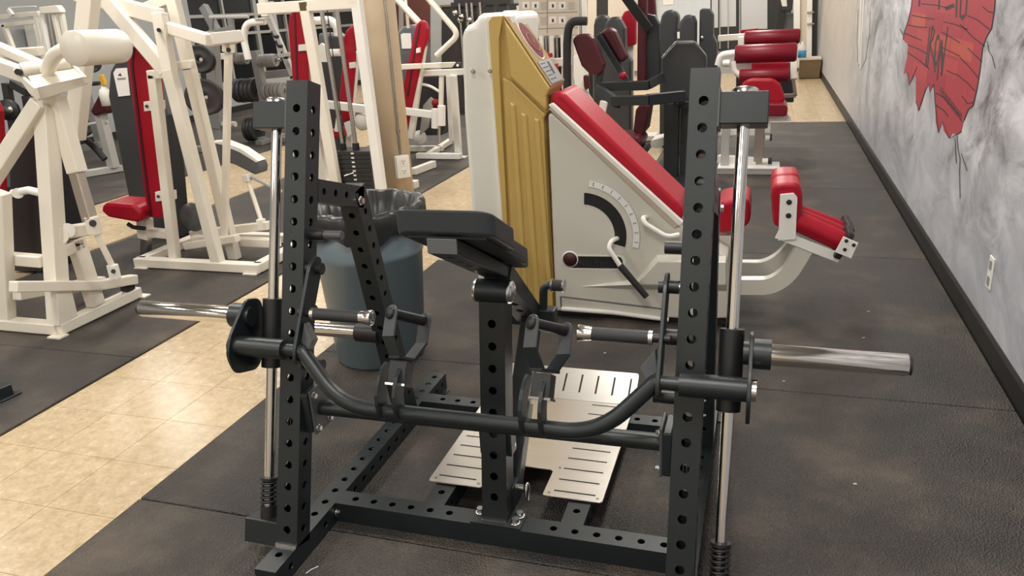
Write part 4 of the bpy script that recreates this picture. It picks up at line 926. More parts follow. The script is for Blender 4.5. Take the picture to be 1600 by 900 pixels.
G().beam((-3.06, 4.30, 0.10), (-3.75, 4.30, 0.10), 0.06, 0.06, (0, 1, 0)).out('cross_beam', 'cream', MB, bevel=0.006)
barY('tall_post', 'cream', MB, [(yb, 342, 415), (yb + 0.02, 264, 108)], 0.06, 0.075)
barY('tall_post', 'cream', MB, [(yb + 0.02, 265, 112), (yb + 0.05, 249, 20)], 0.06, 0.075)
barY('tall_post', 'cream', MB, [(yb + 0.25, 368, 408), (yb + 0.25, 296, 105)], 0.06, 0.072)
barY('tall_post', 'cream', MB, [(yb + 0.25, 297, 110), (yb + 0.25, 268, -10)], 0.06, 0.072)
barY('post_link', 'cream', MB, [(yb + 0.1, 262, 104), (yb + 0.12, 302, 100)], 0.05, 0.05)
barY('inner_post', 'cream', MB, [(yb + 0.03, 274, 408), (yb + 0.03, 240, 116)], 0.055, 0.062)
barY('inner_top', 'cream', MB, [(yb + 0.03, 234, 117), (yb + 0.03, 266, 114)], 0.055, 0.055)
barY('boom', 'cream', MB, [(yb + 0.05, 160, -8), (yb + 0.03, 261, 112)], 0.06, 0.088)
barY('boom', 'cream', MB, [(yb + 0.10, 120, -10), (yb + 0.06, 252, 26)], 0.06, 0.088)
barY('boom', 'cream', MB, [(yb + 0.25, 205, 22), (yb + 0.25, 276, -6)], 0.05, 0.06)
barY('press_arm', 'cream', MB, [(yb + 0.10, 252, 40), (yb - 0.05, 329, 63)], 0.06, 0.065)
barY('press_arm', 'cream', MB, [(yb - 0.05, 326, 62.5), (yb + 0.20, 374, 57)], 0.06, 0.068)
barY('clevis', 'cream', MB, [(yb + 0.12, 357, 64), (yb + 0.12, 357, 82)], 0.05, 0.06)
G().cyl(pY(yb + 0.08, 357, 78), pY(yb + 0.16, 357, 78), 0.014, 12).out('clevis_bolt', 'iron', MB)
barY('push_rod', 'cream', MB, [(yb + 0.12, 357, 80), (yb + 0.20, 351, 372)], 0.035, 0.040)
G().cyl(pY(yb + 0.01, 248, 47), pY(yb - 0.03, 248, 47), 0.012, 12).out('post_bolt', 'iron', MB)
# pads
pad = slabY('back_pad', 'red', MB, 4.10, [(197, 95), (202, 76), (210, 69), (222, 70), (231, 80), (239, 112), (247, 200), (261, 318), (256, 336), (248, 343), (236, 340), (226, 318)], 0.09, bevel=0.02)
slabY('pad_piping', 'piping', pad, 4.094, [(207, 74), (210, 75), (207, 100), (223, 230), (237, 338), (234, 339), (220, 232), (204, 100)], 0.01, bevel=0)
for u, v in ((231, 166), (249, 307)):
    tb = slabY('pad_bracket', 'white_paint', MB, 4.06, [(u - 7, v - 7), (u + 22, v - 9), (u + 23, v + 5), (u - 6, v + 8)], 0.03, bevel=0.002)
    G().cyl(pY(4.05, u - 2, v), pY(4.07, u - 2, v), 0.010, 10).out('bracket_bolt', 'iron', MB)
slabY('seat_pad', 'red', MB, 4.02, [(157, 330), (159, 321), (165, 317), (206, 320), (220, 331), (221, 345), (212, 348), (168, 340)], 0.22, bevel=0.022)
barY('seat_post', 'cream', MB, [(4.2, 226, 340), (4.2, 228, 372)], 0.075, 0.085)
barY('seat_post_insert', 'steel', MB, [(4.2, 228, 370), (4.2, 229, 402)], 0.055, 0.062)
barY('seat_arm', 'cream', MB, [(4.2, 228, 362), (4.2, 268, 366)], 0.055, 0.06)
rodY('seat_pin', 'black_plastic', MB, [(4.1, 200, 350), (4.1, 208, 355), (4.1, 226, 357)], 0.014)
slabY('stack_housing', 'shroud_grey', MB, 4.60, [(168, 150), (171, 112), (181, 94), (196, 87), (216, 90), (262, 180), (280, 375), (235, 380), (200, 310)], 0.14, bevel=0.02)
stk = slabY('instruction_sticker', 'label_white', MB, 4.592, [(177, 114), (181, 107), (198, 106), (203, 149), (185, 151)], 0.006, bevel=0)
slabY('sticker_print', 'ink', stk, 4.590, [(184, 118), (188, 114), (190, 119)], 0.002, bevel=0)
slabY('sticker_print', 'ink_grey', stk, 4.590, [(183, 122), (196, 121), (196, 124), (183, 125)], 0.002, bevel=0)
slabY('arm_shield', 'shroud_light', MB, 4.55, [(326, 225), (345, 224), (375, 236), (403, 254), (406, 262), (405, 271), (398, 273), (366, 257), (330, 247)], 0.10, bevel=0.006)
slabY('shield_edge', 'white_paint', MB, 4.548, [(326, 222), (346, 221), (377, 233), (404, 252), (400, 254), (374, 238), (345, 226)], 0.09, bevel=0.002)
barY('clevis', 'white_paint', MB, [(4.5, 384, 272), (4.5, 388, 284)], 0.05, 0.05)
rodY('connecting_rod', 'cream', MB, [(4.5, 388, 284), (4.35, 408, 344)], 0.015)
barY('clevis', 'white_paint', MB, [(4.35, 407, 342), (4.35, 410, 358)], 0.045, 0.05)
barY('step_lever', 'cream', MB, [(4.40, 300, 366), (4.35, 420, 352)], 0.05, 0.055)
barY('step_lever', 'cream', MB, [(4.15, 290, 384), (4.15, 372, 372)], 0.05, 0.05)
rodY('handle_rod', 'machine_silver', MB, [(4.5, 392, 275), (4.6, 440, 300)], 0.014)
G().lathe(pY(4.3, 300, 340), (0, 1, 0), [(0, 0), (0, 0.10), (0.03, 0.10), (0.03, 0)], 28).out('cam_disc', 'shroud_light', MB)

# ================================================================== weight stack frame in front of the pillar
MC = thing('stack_machine', 'white framed pulldown machine with a black weight stack beside the pillar', 'weight machine', (-3.55, 5.2, 0))
yc = 5.15
barY('frame_leg', 'cream', MC, [(yc, 476, 2), (yc, 527, 300), (yc, 533, 336)], 0.06, 0.075)
barY('frame_leg', 'white_paint', MC, [(yc, 556, -10), (yc, 599, 322)], 0.06, 0.072)
barY('top_beam', 'cream', MC, [(yc, 405, 14), (yc, 562, 4)], 0.06, 0.075)
barY('frame_leg', 'cream', MC, [(yc + 0.3, 409, -10), (yc + 0.3, 416, 26)], 0.05, 0.06)
P = fillet([pY(yc + 0.1, 414, 33), pY(yc + 0.1, 385, 36), pY(yc + 0.1, 380, 58), pY(yc + 0.1, 388, 93)], 0.09)
G().tube(P, 0.026, 16).out('pulldown_handle', 'white_paint', MC)
barY('top_tab', 'machine_silver', MC, [(yc + 0.08, 399, 30), (yc + 0.08, 420, 29)], 0.04, 0.012)
b0 = pY(yc, 533, 338); b1 = pY(yc, 602, 340)
G().box((b0.x - 0.04, yc - 0.03, 0), (b1.x + 0.06, yc + 0.04, max(0.07, b1.z + 0.03))).out('base_beam', 'cream', MC, bevel=0.006)
G().box((b0.x - 0.02, yc + 0.04, 0), (b0.x + 0.05, yc + 0.85, 0.06)).out('base_beam', 'cream', MC, bevel=0.006)
# stack: separate plates
sl_, sr_ = pY(yc + 0.05, 524, 236), pY(yc + 0.05, 576, 234)
n_ = 14; hz = sl_.z; zb_ = 0.09
for k in range(n_):
    z0 = zb_ + (hz - zb_) * k / n_; z1 = zb_ + (hz - zb_) * (k + 1) / n_ - 0.003
    G().box((sl_.x, yc + 0.05, z0), (sr_.x, yc + 0.25, z1)).out('stack_plate', 'iron', MC, bevel=0.002, seg=1)
    if k > 3:
        c = V3(((sl_.x + sr_.x) / 2, yc + 0.049, (z0 + z1) / 2)); G().prism([c + V3((-0.012, 0, -0.006)), c + V3((0.012, 0, -0.006)), c + V3((0.012, 0, 0.006)), c + V3((-0.012, 0, 0.006))], (0, -0.001, 0)).out('plate_number', 'label_white', MC)
c = V3(((sl_.x + sr_.x) / 2 - 0.01, yc + 0.05, hz - 0.165)); G().cyl(c, c + V3((-0.05, -0.06, -0.012)), 0.006, 10).out('selector_pin', 'chrome', MC)
for (ua, ub) in ((501, 537), (525, 557)):
    G().cyl(pY(yc + 0.12, ua, 8), pY(yc + 0.12, ub, 236), 0.016, 14).out('guide_rod', 'steel', MC)
    p = pY(yc + 0.12, ub, 236); G().cyl(p + V3((0, 0, 0.0)), p + V3((0, 0, 0.06)), 0.026, 14).out('rod_bushing', 'black_plastic', MC)
G().cyl(pY(yc + 0.12, 509, 0), pY(yc + 0.12, 540, 236), 0.004, 8).out('cable', 'black_plastic', MC)

# ================================================================== white machines behind the stack and the pillar
MD = thing('press_machine', 'white press machine with two tall red pads behind the weight stack', 'press machine', (-4.2, 6.6, 0))
p_ = slabY('back_pad', 'red', MD, 6.3, [(449, 42), (451, 24), (456, 16), (470, 13), (477, 30), (480, 135), (457, 135)], 0.05, bevel=0.02)
slabY('pad_piping', 'piping', p_, 6.295, [(459, 17), (461, 17), (466, 135), (463, 135)], 0.01, bevel=0)
slabY('back_pad', 'red', MD, 6.6, [(536, 60), (540, 48), (546, 42), (553, 38), (555, 96), (547, 190), (533, 190), (530, 150)], 0.04, bevel=0.02)
slabY('pad_bracket', 'white_paint', MD, 6.27, [(466, 70), (480, 69), (480, 79), (466, 80)], 0.03, bevel=0.002)
slabY('pad_bracket', 'white_paint', MD, 6.55, [(545, 98), (554, 97), (554, 106), (546, 107)], 0.03, bevel=0.002)
barY('pad_post', 'cream', MD, [(6.35, 476, 20), (6.4, 486, 140), (6.4, 500, 250)], 0.06, 0.08)
barY('pad_post', 'white_paint', MD, [(6.65, 556, 80), (6.65, 548, 190), (6.65, 545, 250)], 0.05, 0.06)
barY('cross_beam', 'white_paint', MD, [(6.4, 470, 158), (6.4, 584, 172)], 0.06, 0.07)
rodY('upper_handle', 'white_paint', MD, [(6.5, 488, 33), (6.5, 518, 31), (6.5, 527, 44), (6.5, 528, 56)], 0.035, 0.12)
rodY('handle_bar', 'white_paint', MD, [(6.5, 498, 83), (6.5, 532, 82)], 0.032)
slabY('handle_plate', 'white_paint', MD, 6.45, [(497, 72), (502, 67), (508, 72), (513, 97), (500, 97)], 0.03, bevel=0.003)
slabY('seat_pad', 'red', MD, 6.3, [(503, 206), (527, 202), (531, 215), (510, 220), (503, 218)], 0.3, bevel=0.02)
slabY('stack_housing', 'shroud_grey', MD, 7.0, [(500, 100), (512, 55), (528, 56), (536, 110), (530, 240), (505, 240)], 0.3, bevel=0.02)
slabY('stack_housing', 'shroud_light', MD, 7.3, [(497, 52), (523, 52), (526, 78), (498, 78)], 0.2, bevel=0.02)
G().lathe(pY(6.4, 565, 191), (0, 1, 0), [(0, 0), (0, 0.075), (0.04, 0.075), (0.04, 0)], 24).out('pulley', 'white_paint', MD)
slabY('hinge_block', 'white_paint', MD, 6.35, [(537, 192), (548, 188), (552, 208), (543, 215)], 0.06, bevel=0.004)
rodY('lever_rod', 'white_paint', MD, [(6.3, 526, 205), (6.3, 529, 182)], 0.02)
q = pY(6.4, 500, 270); G().box((q.x - 0.3, 6.35, 0), (q.x + 1.0, 6.43, 0.07)).out('base_beam', 'cream', MD, bevel=0.006)
q2 = pY(6.65, 545, 255); G().box((q2.x - 0.03, 6.43, 0), (q2.x + 0.04, 7.4, 0.07)).out('base_beam', 'cream', MD, bevel=0.006)
for u in (476, 500):
    q = pY(6.4, u, 250); 
G().beam(pY(6.4, 499, 245), V3((pY(6.4, 503, 250).x, 6.39, 0.05)), 0.06, 0.08, (0, 1, 0)).out('pad_post', 'cream', MD, bevel=0.006)
G().beam(pY(6.65, 545, 245), V3((pY(6.65, 545, 250).x, 6.6, 0.05)), 0.05, 0.06, (0, 1, 0)).out('pad_post', 'cream', MD, bevel=0.006)
barY('brace', 'white_paint', MD, [(6.4, 584, 200), (6.2, 604, 260)], 0.05, 0.06)
barY('brace', 'white_paint', MD, [(6.4, 567, 84), (6.4, 590, 98)], 0.05, 0.05)

ME = thing('press_machine', 'white press machine with tilted red pad between the pillar and the yellow machine', 'press machine', (-3.5, 7.5, 0))
ye = 7.55
p_ = slabY('back_pad', 'red', ME, ye, [(646, 52), (650, 37), (657, 31), (664, 34), (668, 45), (668, 60), (662, 78), (636, 200), (628, 200), (624, 160)], 0.08, bevel=0.022)
slabY('pad_piping', 'piping', p_, ye - 0.005, [(655, 36), (657, 37), (652, 66), (638, 150), (635, 150), (649, 66)], 0.01, bevel=0)
barY('pad_post', 'cream', ME, [(ye + 0.05, 664, 58), (ye + 0.05, 642, 216)], 0.055, 0.065)
slabY('pad_bracket', 'white_paint', ME, ye - 0.03, [(650, 76), (656, 74), (656, 82), (650, 83)], 0.03, bevel=0.002)
barY('press_arm', 'cream', ME, [(ye - 0.15, 618, 105), (ye - 0.1, 660, 103), (ye, 712, 101)], 0.05, 0.052)
barY('frame_top', 'white_paint', ME, [(ye + 0.1, 646, 115), (ye + 0.1, 724, 112)], 0.06, 0.06)
slabY('clevis', 'iron', ME, ye - 0.04, [(706, 106), (712, 98), (718, 98), (720, 106)], 0.05, bevel=0.002)
G().cyl(pY(ye - 0.06, 715, 102), pY(ye - 0.04, 715, 102), 0.014, 12).out('clevis_bolt', 'white_paint', ME)
rodY('tall_arm', 'cream', ME, [(ye + 0.1, 614, -8), (ye + 0.1, 655, 36)], 0.034)
rodY('tall_arm', 'cream', ME, [(ye - 0.1, 664, -8), (ye - 0.1, 717, 54), (ye - 0.1, 682, 87)], 0.028, 0.08)
rodY('thin_arm', 'cream', ME, [(ye + 0.2, 633, -8), (ye + 0.2, 638, 44)], 0.016)
barY('frame_leg', 'white_paint', ME, [(ye + 0.05, 708, 118), (ye + 0.3, 717, 246)], 0.055, 0.07)
barY('frame_leg', 'white_paint', ME, [(ye + 0.3, 701, 118), (ye + 0.3, 706, 220)], 0.05, 0.05)
barY('frame_leg', 'cream', ME, [(ye + 0.1, 690, 116), (ye + 0.1, 689, 170)], 0.04, 0.045)
G().beam(pZ(0.035, 652, 243), pZ(0.035, 720, 244), 0.07, 0.06, (0, 1, 0)).out('base_beam', 'white_paint', ME, bevel=0.006)
G().box((pZ(0, 718, 246).x - 0.06, pZ(0, 718, 246).y - 0.05, 0), (pZ(0, 718, 246).x + 0.08, pZ(0, 718, 246).y + 0.05, 0.01)).out('foot_pad', 'white_paint', ME)
G().beam(pZ(0.04, 646, 268), pZ(0.04, 678, 256), 0.07, 0.06, (0, 0, 1)).out('base_beam', 'cream', ME, bevel=0.006)
G().beam(pZ(0.04, 640, 232), pZ(0.04, 692, 232), 0.06, 0.06, (0, 1, 0)).out('base_beam', 'cream', ME, bevel=0.006)
G().beam(pZ(0.04, 704, 220), pZ(0.04, 668, 243), 0.06, 0.06, (0, 0, 1)).out('base_beam', 'cream', ME, bevel=0.006)
barY('roller_arm', 'white_paint', ME, [(ye - 0.1, 628, 173), (ye - 0.1, 676, 179)], 0.05, 0.075)
for u0, v0, v1 in ((680, 170, 200), (690, 165, 196)): G().cyl(pY(ye - 0.1, u0, v0), pY(ye - 0.1, u0, v1), 0.040, 20).out('foam_roller', 'white_paint', ME)
rodY('roller_stem', 'steel', ME, [(ye - 0.1, 686, 198), (ye - 0.1, 686, 222)], 0.014)
slabY('stack_housing', 'shroud_light', ME, ye + 0.5, [(617, 70), (621, 50), (628, 42), (638, 39), (652, 40), (658, 100), (650, 215), (622, 215)], 0.3, bevel=0.03)
slabY('instruction_sticker', 'label_white', ME, ye + 0.49, [(626, 54), (629, 52), (642, 52), (643, 76), (628, 76)], 0.008, bevel=0)
slabY('lower_housing', 'shroud_grey', ME, ye + 0.35, [(655, 118), (702, 118), (704, 165), (690, 212), (645, 212)], 0.2, bevel=0.02)
slabY('crank_plate', 'machine_silver', ME, ye + 0.2, [(661, 165), (672, 152), (677, 156), (668, 200), (655, 212)], 0.04, bevel=0.004)
G().lathe(pY(ye + 0.15, 682, 160), (0, -1, 0), [(0, 0), (0, 0.035), (0.05, 0.035), (0.06, 0)], 16).out('red_knob', 'red', ME)
G().lathe(pY(ye + 0.3, 657, 214), (0, -1, 0), [(0, 0), (0, 0.075), (0.04, 0.075), (0.04, 0)], 20).out('pulley', 'white_paint', ME)
rodY('cable', 'white_paint', ME, [(ye + 0.1, 655, 131), (ye + 0.1, 672, 134), (ye + 0.1, 686, 143)], 0.014, 0.1)
# small black machine foot at the left border
t = thing('machine_foot', 'black square machine foot with base plate at the left border', 'machine foot', pZ(0, 10, 622))
a = pZ(0, 0, 628); 
G().prism(roundpoly([pZ(0.0, -30, 640), pZ(0.0, 5, 629), pZ(0.0, 36, 614), pZ(0.0, 16, 611), pZ(0.0, -30, 625)], 0.01), (0, 0, 0.008)).out('base_plate', 'powder', t, bevel=0.002)
G().beam(pZ(0.03, -30, 624), pZ(0.03, 16, 606), 0.05, 0.05, (0, 0, 1)).out('tube_end', 'powder', t, bevel=0.004)

# ================================================================== left background
# weight tree with plates
def plate(center, axis, r, t, m, label, group, hub=True):
    a = V3(axis).normalized(); c = V3(center)
    g = G(); g.lathe(c - a * t / 2, a, [(0, 0.026), (0, r * 0.42), (0.004, r * 0.46), (0.004, r * 0.82), (0, r * 0.86), (0, r * 0.97), (t * 0.2, r), (t * 0.8, r), (t, r * 0.97), (t, r * 0.86), (t - 0.004, r * 0.82), (t - 0.004, r * 0.46), (t, r * 0.42), (t, 0.026), (0, 0.026)], 28)
    return g.out('weight_plate', m, label=label, cat='weight plate', group=group)
yt = 8.95
WT = thing('weight_tree', 'grey steel weight tree loaded with iron plates', 'weight tree', (pY(yt, 405, 150).x, yt, 0))
barY('tree_post', 'machine_grey', WT, [(yt, 398, 79), (yt, 420, 190)], 0.10, 0.10)
q = pY(yt, 422, 200); G().beam(pY(yt, 420, 188), V3((q.x, yt, 0.04)), 0.1, 0.1, (0, 1, 0)).out('tree_post', 'machine_grey', WT, bevel=0.006)
G().box((q.x - 0.35, yt - 0.06, 0), (q.x + 0.35, yt + 0.06, 0.06)).out('tree_base', 'machine_grey', WT, bevel=0.006)
G().box((q.x - 0.05, yt - 0.3, 0), (q.x + 0.05, yt + 0.3, 0.06)).out('tree_base', 'machine_grey', WT, bevel=0.006)
pegs = [('upper right', 405, 432, 95, 9, 0.082, 'iron_light', 9), ('lower right', 414, 446, 143, 5, 0.115, 'iron_light', 5), ('upper left', 386, 368, 91, 6, 0.075, 'iron_light', 6), ('lower left', 402, 370, 141, 5, 0.155, 'iron', 5), ('bottom', 404, 388, 202, 3, 0.165, 'iron', 3)]
for nm, u0, u1, v, n, r, mm, k in pegs:
    a = pY(yt, u0, v); b = pY(yt, u1, v); b.z = a.z; d = (b - a)
    G().cyl(a - d * 0.2, b + d * 0.25, 0.018, 14).out('plate_peg', 'steel', WT)
    for i in range(n):
        c = a + d * ((i + 0.5) / n)
        plate(c, d, r * (1 - 0.02 * (i % 3)), d.length / n * 0.86, mm, 'grey iron plate, %s from the post on the %s peg of the weight tree' % (('first', 'second', 'third', 'fourth', 'fifth', 'sixth', 'seventh', 'eighth', 'ninth')[i], nm), 'plates on the weight tree, %s peg' % nm)
# grey plate machine left of it with two large plates
yp = 8.2
PM = thing('plate_machine', 'grey plate loaded machine in front of the dark windows', 'weight machine', (pY(yp, 325, 120).x, yp, 0))
barY('machine_post', 'machine_grey', PM, [(yp, 330, 50), (yp, 340, 200)], 0.12, 0.14)
barY('machine_post', 'machine_grey', PM, [(yp + 0.4, 318, 10), (yp + 0.3, 345, 60)], 0.08, 0.10)
barY('machine_arm', 'machine_grey', PM, [(yp + 0.2, 322, 55), (yp + 0.2, 365, 45)], 0.07, 0.08)
rodY('machine_bar', 'machine_silver', PM, [(yp + 0.3, 328, 27), (yp + 0.3, 388, 26)], 0.022)
barY('machine_post', 'machine_grey', PM, [(yp + 0.3, 331, 28), (yp + 0.3, 331, 50)], 0.05, 0.05)
barY('machine_post', 'machine_grey', PM, [(yp + 0.3, 360, 28), (yp + 0.3, 366, 90)], 0.05, 0.07)
rodY('curved_leg', 'machine_silver', PM, [(yp, 327, 168), (yp, 328, 186), (yp, 340, 194), (yp, 368, 194)], 0.035, 0.15)
q = pY(yp, 342, 205); G().box((q.x - 0.4, yp - 0.06, 0), (q.x + 0.2, yp + 0.06, 0.07)).out('machine_base', 'machine_grey', PM, bevel=0.006)
G().beam(pY(yp, 340, 196), V3((q.x, yp, 0.04)), 0.1, 0.12, (0, 1, 0)).out('machine_post', 'machine_grey', PM, bevel=0.006)
for u, v in ((314, 93), (322, 152)): G().cyl(pY(7.7, u, v), pY(yp, u + 12, v), 0.02, 12).out('plate_peg', 'steel', PM)
for k, (u, v, r) in enumerate(((311, 92, 0.155), (318, 95, 0.14))):
    plate(pY(7.78 + 0.09 * k, u, v), (0.5, -0.85, 0), r, 0.035, 'iron', ('dark iron plate on the arm before the dark windows, nearest one', 'dark iron plate behind the nearest one before the dark windows')[k], 'plates on the grey plate machine')
for k, (u, v, r) in enumerate(((318, 152, 0.21), (326, 153, 0.19))):
    plate(pY(7.75 + 0.12 * k, u, v), (0.55, -0.8, 0), r, 0.045, 'iron', ('large dark plate low on the grey plate machine', 'second large dark plate low on the grey plate machine')[k], 'large plates low on the grey plate machine')
# grey ladder rack
LR = thing('bar_rack', 'silver slanted bar rack with black hooks by the dark windows', 'rack', (pY(9.6, 445, 100).x, 9.6, 0))
barY('rack_rail', 'machine_silver', LR, [(9.6, 412, 8), (9.6, 460, 122)], 0.07, 0.08)
barY('rack_rail', 'machine_silver', LR, [(9.9, 424, 2), (9.9, 438, 86)], 0.06, 0.05)
q = pY(9.6, 470, 170); G().beam(pY(9.6, 458, 118), V3((q.x, 9.6, 0.05)), 0.07, 0.08, (0, 1, 0)).out('rack_rail', 'machine_silver', LR, bevel=0.006)
G().box((q.x - 0.5, 9.55, 0), (q.x + 0.4, 9.65, 0.08)).out('rack_foot', 'machine_silver', LR, bevel=0.006)
for u, v in ((426, 58), (432, 73), (441, 90)): rodY('rack_hook', 'black_plastic', LR, [(9.5, u, v - 8), (9.4, u + 4, v), (9.4, u + 9, v - 1)], 0.022, 0.03)
barY('rack_bar', 'machine_silver', LR, [(9.4, 432, 88), (9.4, 458, 84)], 0.04, 0.05)
barY('rack_bar', 'machine_grey', LR, [(9.6, 405, 118), (9.6, 470, 112)], 0.06, 0.10)
barY('rack_bar', 'white_paint', LR, [(9.2, 330, 88), (9.2, 396, 88)], 0.06, 0.08)
rodY('rack_bar', 'white_paint', LR, [(9.2, 334, 82), (9.2, 340, 120)], 0.03)
# pale cable crossover far left
CC = thing('cable_station', 'pale cream cable station with pulleys at the far left', 'cable machine', (pY(7.6, 65, 60).x, 7.6, 0))
yl = 7.6
barY('top_beam', 'cream', CC, [(yl, -30, 30), (yl, 62, 21)], 0.06, 0.06)
slabY('head_plate', 'cream', CC, yl - 0.05, [(60, 11), (88, 8), (93, 14), (95, 20), (62, 22)], 0.08, bevel=0.01)
for (u0, v0, u1, v1, w_, mm) in ((57, 24, 82, 150, 0.06, 'cream'), (63, 22, 92, 160, 0.05, 'white_paint'), (83, 16, 106, 120, 0.05, 'cream'), (96, 18, 112, 110, 0.05, 'cream'), (6, 38, 24, 85, 0.05, 'cream')):
    barY('frame_post', mm, CC, [(yl, u0, v0), (yl, u1, v1)], w_, w_)
for u0, u1 in ((72, 84), (79, 90)): rodY('guide_rod', 'steel', CC, [(yl, u0, 22), (yl, u1, 90)], 0.014)
barY('pulley_block', 'white_paint', CC, [(yl - 0.1, 13, 14), (yl - 0.1, 20, 24)], 0.04, 0.05)
rodY('cable', 'white_paint', CC, [(yl - 0.1, 14, 12), (yl - 0.1, 56, 10)], 0.008)
slabY('stack_housing', 'label_white', CC, yl + 0.5, [(36, 37), (52, 37), (62, 82), (46, 84)], 0.2, bevel=0.01)
barY('cross_beam', 'cream', CC, [(yl, -20, 42), (yl, 56, 34)], 0.05, 0.05)
barY('frame_post', 'cream', CC, [(yl, 90, 150), (yl, 108, 250)], 0.06, 0.06)
q = pY(yl, 110, 262); G().box((q.x - 1.6, yl - 0.04, 0), (q.x + 0.06, yl + 0.04, 0.07)).out('base_beam', 'cream', CC, bevel=0.006)
G().beam(pY(yl, 107, 245), V3((q.x, yl, 0.05)), 0.06, 0.06, (0, 1, 0)).out('frame_post', 'cream', CC, bevel=0.006)
# silver bench with maroon pad, spray bottle on it
SB = thing('preacher_bench', 'silver bench with a small maroon pad behind the nearest cream machine', 'bench', (pY(6.9, 165, 220).x, 6.9, 0))
barY('bench_leg', 'machine_silver', SB, [(6.9, 157, 178), (6.9, 178, 262)], 0.10, 0.09)
barY('bench_post', 'machine_grey', SB, [(7.1, 126, 110), (7.1, 160, 240)], 0.06, 0.08)
G().beam(pZ(0.04, 130, 272), pZ(0.04, 190, 262), 0.10, 0.07, (0, 1, 0)).out('bench_foot', 'machine_silver', SB, bevel=0.006)
slabY('arm_pad', 'maroon', SB, 6.8, [(140, 174), (158, 140), (163, 142), (164, 176), (147, 182)], 0.25, bevel=0.02)
rodY('bench_bar', 'iron', SB, [(6.9, 120, 133), (6.9, 155, 130)], 0.022)
barY('bench_arm', 'machine_grey', SB, [(7.0, 118, 234), (7.0, 158, 226)], 0.06, 0.08)
rodY('bench_handle', 'machine_silver', SB, [(6.9, 112, 200), (6.9, 135, 195), (6.9, 168, 190)], 0.018, 0.1)
G().cyl(pY(7.1, 140, 98), pY(7.4, 144, 98), 0.02, 12).out('plate_peg', 'steel', SB); G().cyl(pY(7.1, 150, 190), pY(7.35, 122, 188), 0.02, 12).out('plate_peg', 'steel', SB)
plate(pY(7.3, 142, 98), (0.5, -0.85, 0), 0.11, 0.06, 'iron', 'small dark plate above the silver bench near the white rack', 'plates near the silver bench')
plate(pY(7.3, 122, 188), (0.6, -0.8, 0), 0.20, 0.06, 'iron', 'large dark plate beside the tall slanting cream lever', 'plates near the silver bench')
sbt = thing('spray_bottle', 'white spray bottle with yellow trigger hanging at the silver bench', 'bottle', pY(6.75, 168, 168))
c = pY(6.75, 168, 165); G().lathe(c, (0, 0, 1), [(0, 0), (0, 0.055), (0.10, 0.060), (0.16, 0.05), (0.19, 0.022), (0.20, 0.02), (0.20, 0)], 20).out('bottle_body', 'label_white', sbt)
barY('trigger_head', 'yellow', sbt, [(6.75, 158, 117), (6.75, 164, 134)], 0.04, 0.05)
# grey mask rack by the far-left: dark mid-field machine
DM = thing('dark_machine', 'black frame machine with white bolts behind the nearest cream machine', 'weight machine', (pY(6.0, 40, 200).x, 6.0, 0))
for pts in ([(6.0, 10, 130), (6.0, 30, 250)], [(6.0, 18, 130), (6.0, 45, 145)], [(6.0, 42, 150), (6.0, 52, 215)]): barY('frame_tube', 'iron', DM, pts, 0.06, 0.08)
G().lathe(pY(5.9, 17, 171), (0.2, -1, 0), [(0, 0), (0, 0.10), (0.06, 0.10), (0.06, 0.05), (0.10, 0.05), (0.10, 0)], 24).out('cam_wheel', 'iron', DM)
G().lathe(pY(5.8, 17, 171), (0.2, -1, 0), [(0, 0), (0, 0.03), (0.03, 0.03), (0.03, 0)], 16).out('wheel_cap', 'steel', DM)
G().beam(pY(6.0, 29, 245), V3((pY(6.0, 35, 260).x, 6.0, 0.02)), 0.06, 0.08, (0, 1, 0)).out('frame_tube', 'iron', DM)
q = pY(6.0, 35, 260); G().box((q.x - 0.4, 5.9, 0), (q.x + 0.4, 6.1, 0.06)).out('machine_base', 'iron', DM, bevel=0.006)

# ================================================================== centre background
# exercise chart
ych = 9.4
CH = thing('exercise_chart', 'beige exercise chart board with small pictures behind the yellow machine', 'poster', (pY(ych, 858, 56).x, ych, 0))
bd_ = slabY('chart_board', 'poster', CH, ych, [(809, -30), (905, -33), (903, 54), (812, 57)], 0.02, bevel=0.002)
for v0 in (-22, 3, 26):
    for u0 in (816, 831, 858, 873):
        slabY('chart_picture', 'label_white', bd_, ych - 0.003, [(u0, v0), (u0 + 11, v0 - 0.5), (u0 + 11, v0 + 10.5), (u0, v0 + 11)], 0.003, bevel=0)
        slabY('chart_figure', 'ink', bd_, ych - 0.006, [(u0 + 4, v0 + 4), (u0 + 7, v0 + 3), (u0 + 7.5, v0 + 8.5), (u0 + 4.5, v0 + 9)], 0.002, bevel=0)
    for u0 in (845, 888):
        g = G()
        for k in range(5): g.prism([pY(ych - 0.003, u, v) for u, v in ((u0, v0 + 1.5 + 2.6 * k), (u0 + 10, v0 + 1.1 + 2.6 * k), (u0 + 10, v0 + 1.8 + 2.6 * k), (u0, v0 + 2.2 + 2.6 * k))], (0, 0.002, 0))
        g.out('chart_text', 'ink_grey', bd_, kind='stuff')
for pts in ([(813, 21.5), (903, 18.5)], [(855, -30), (855, 52)], [(813, 46), (903, 43)]):
    a, b = pY(ych - 0.004, *pts[0]), pY(ych - 0.004, *pts[1]); G().beam(a, b, 0.003, 0.007, (0, 1, 0)).out('chart_line', 'ink_grey', bd_)
for u in (813, 900):
    p = pY(ych + 0.03, u, 50); G().box((p.x - 0.03, ych + 0.02, 0), (p.x + 0.03, ych + 0.06, p.z + 0.3)).out('chart_leg', 'white_paint', CH)
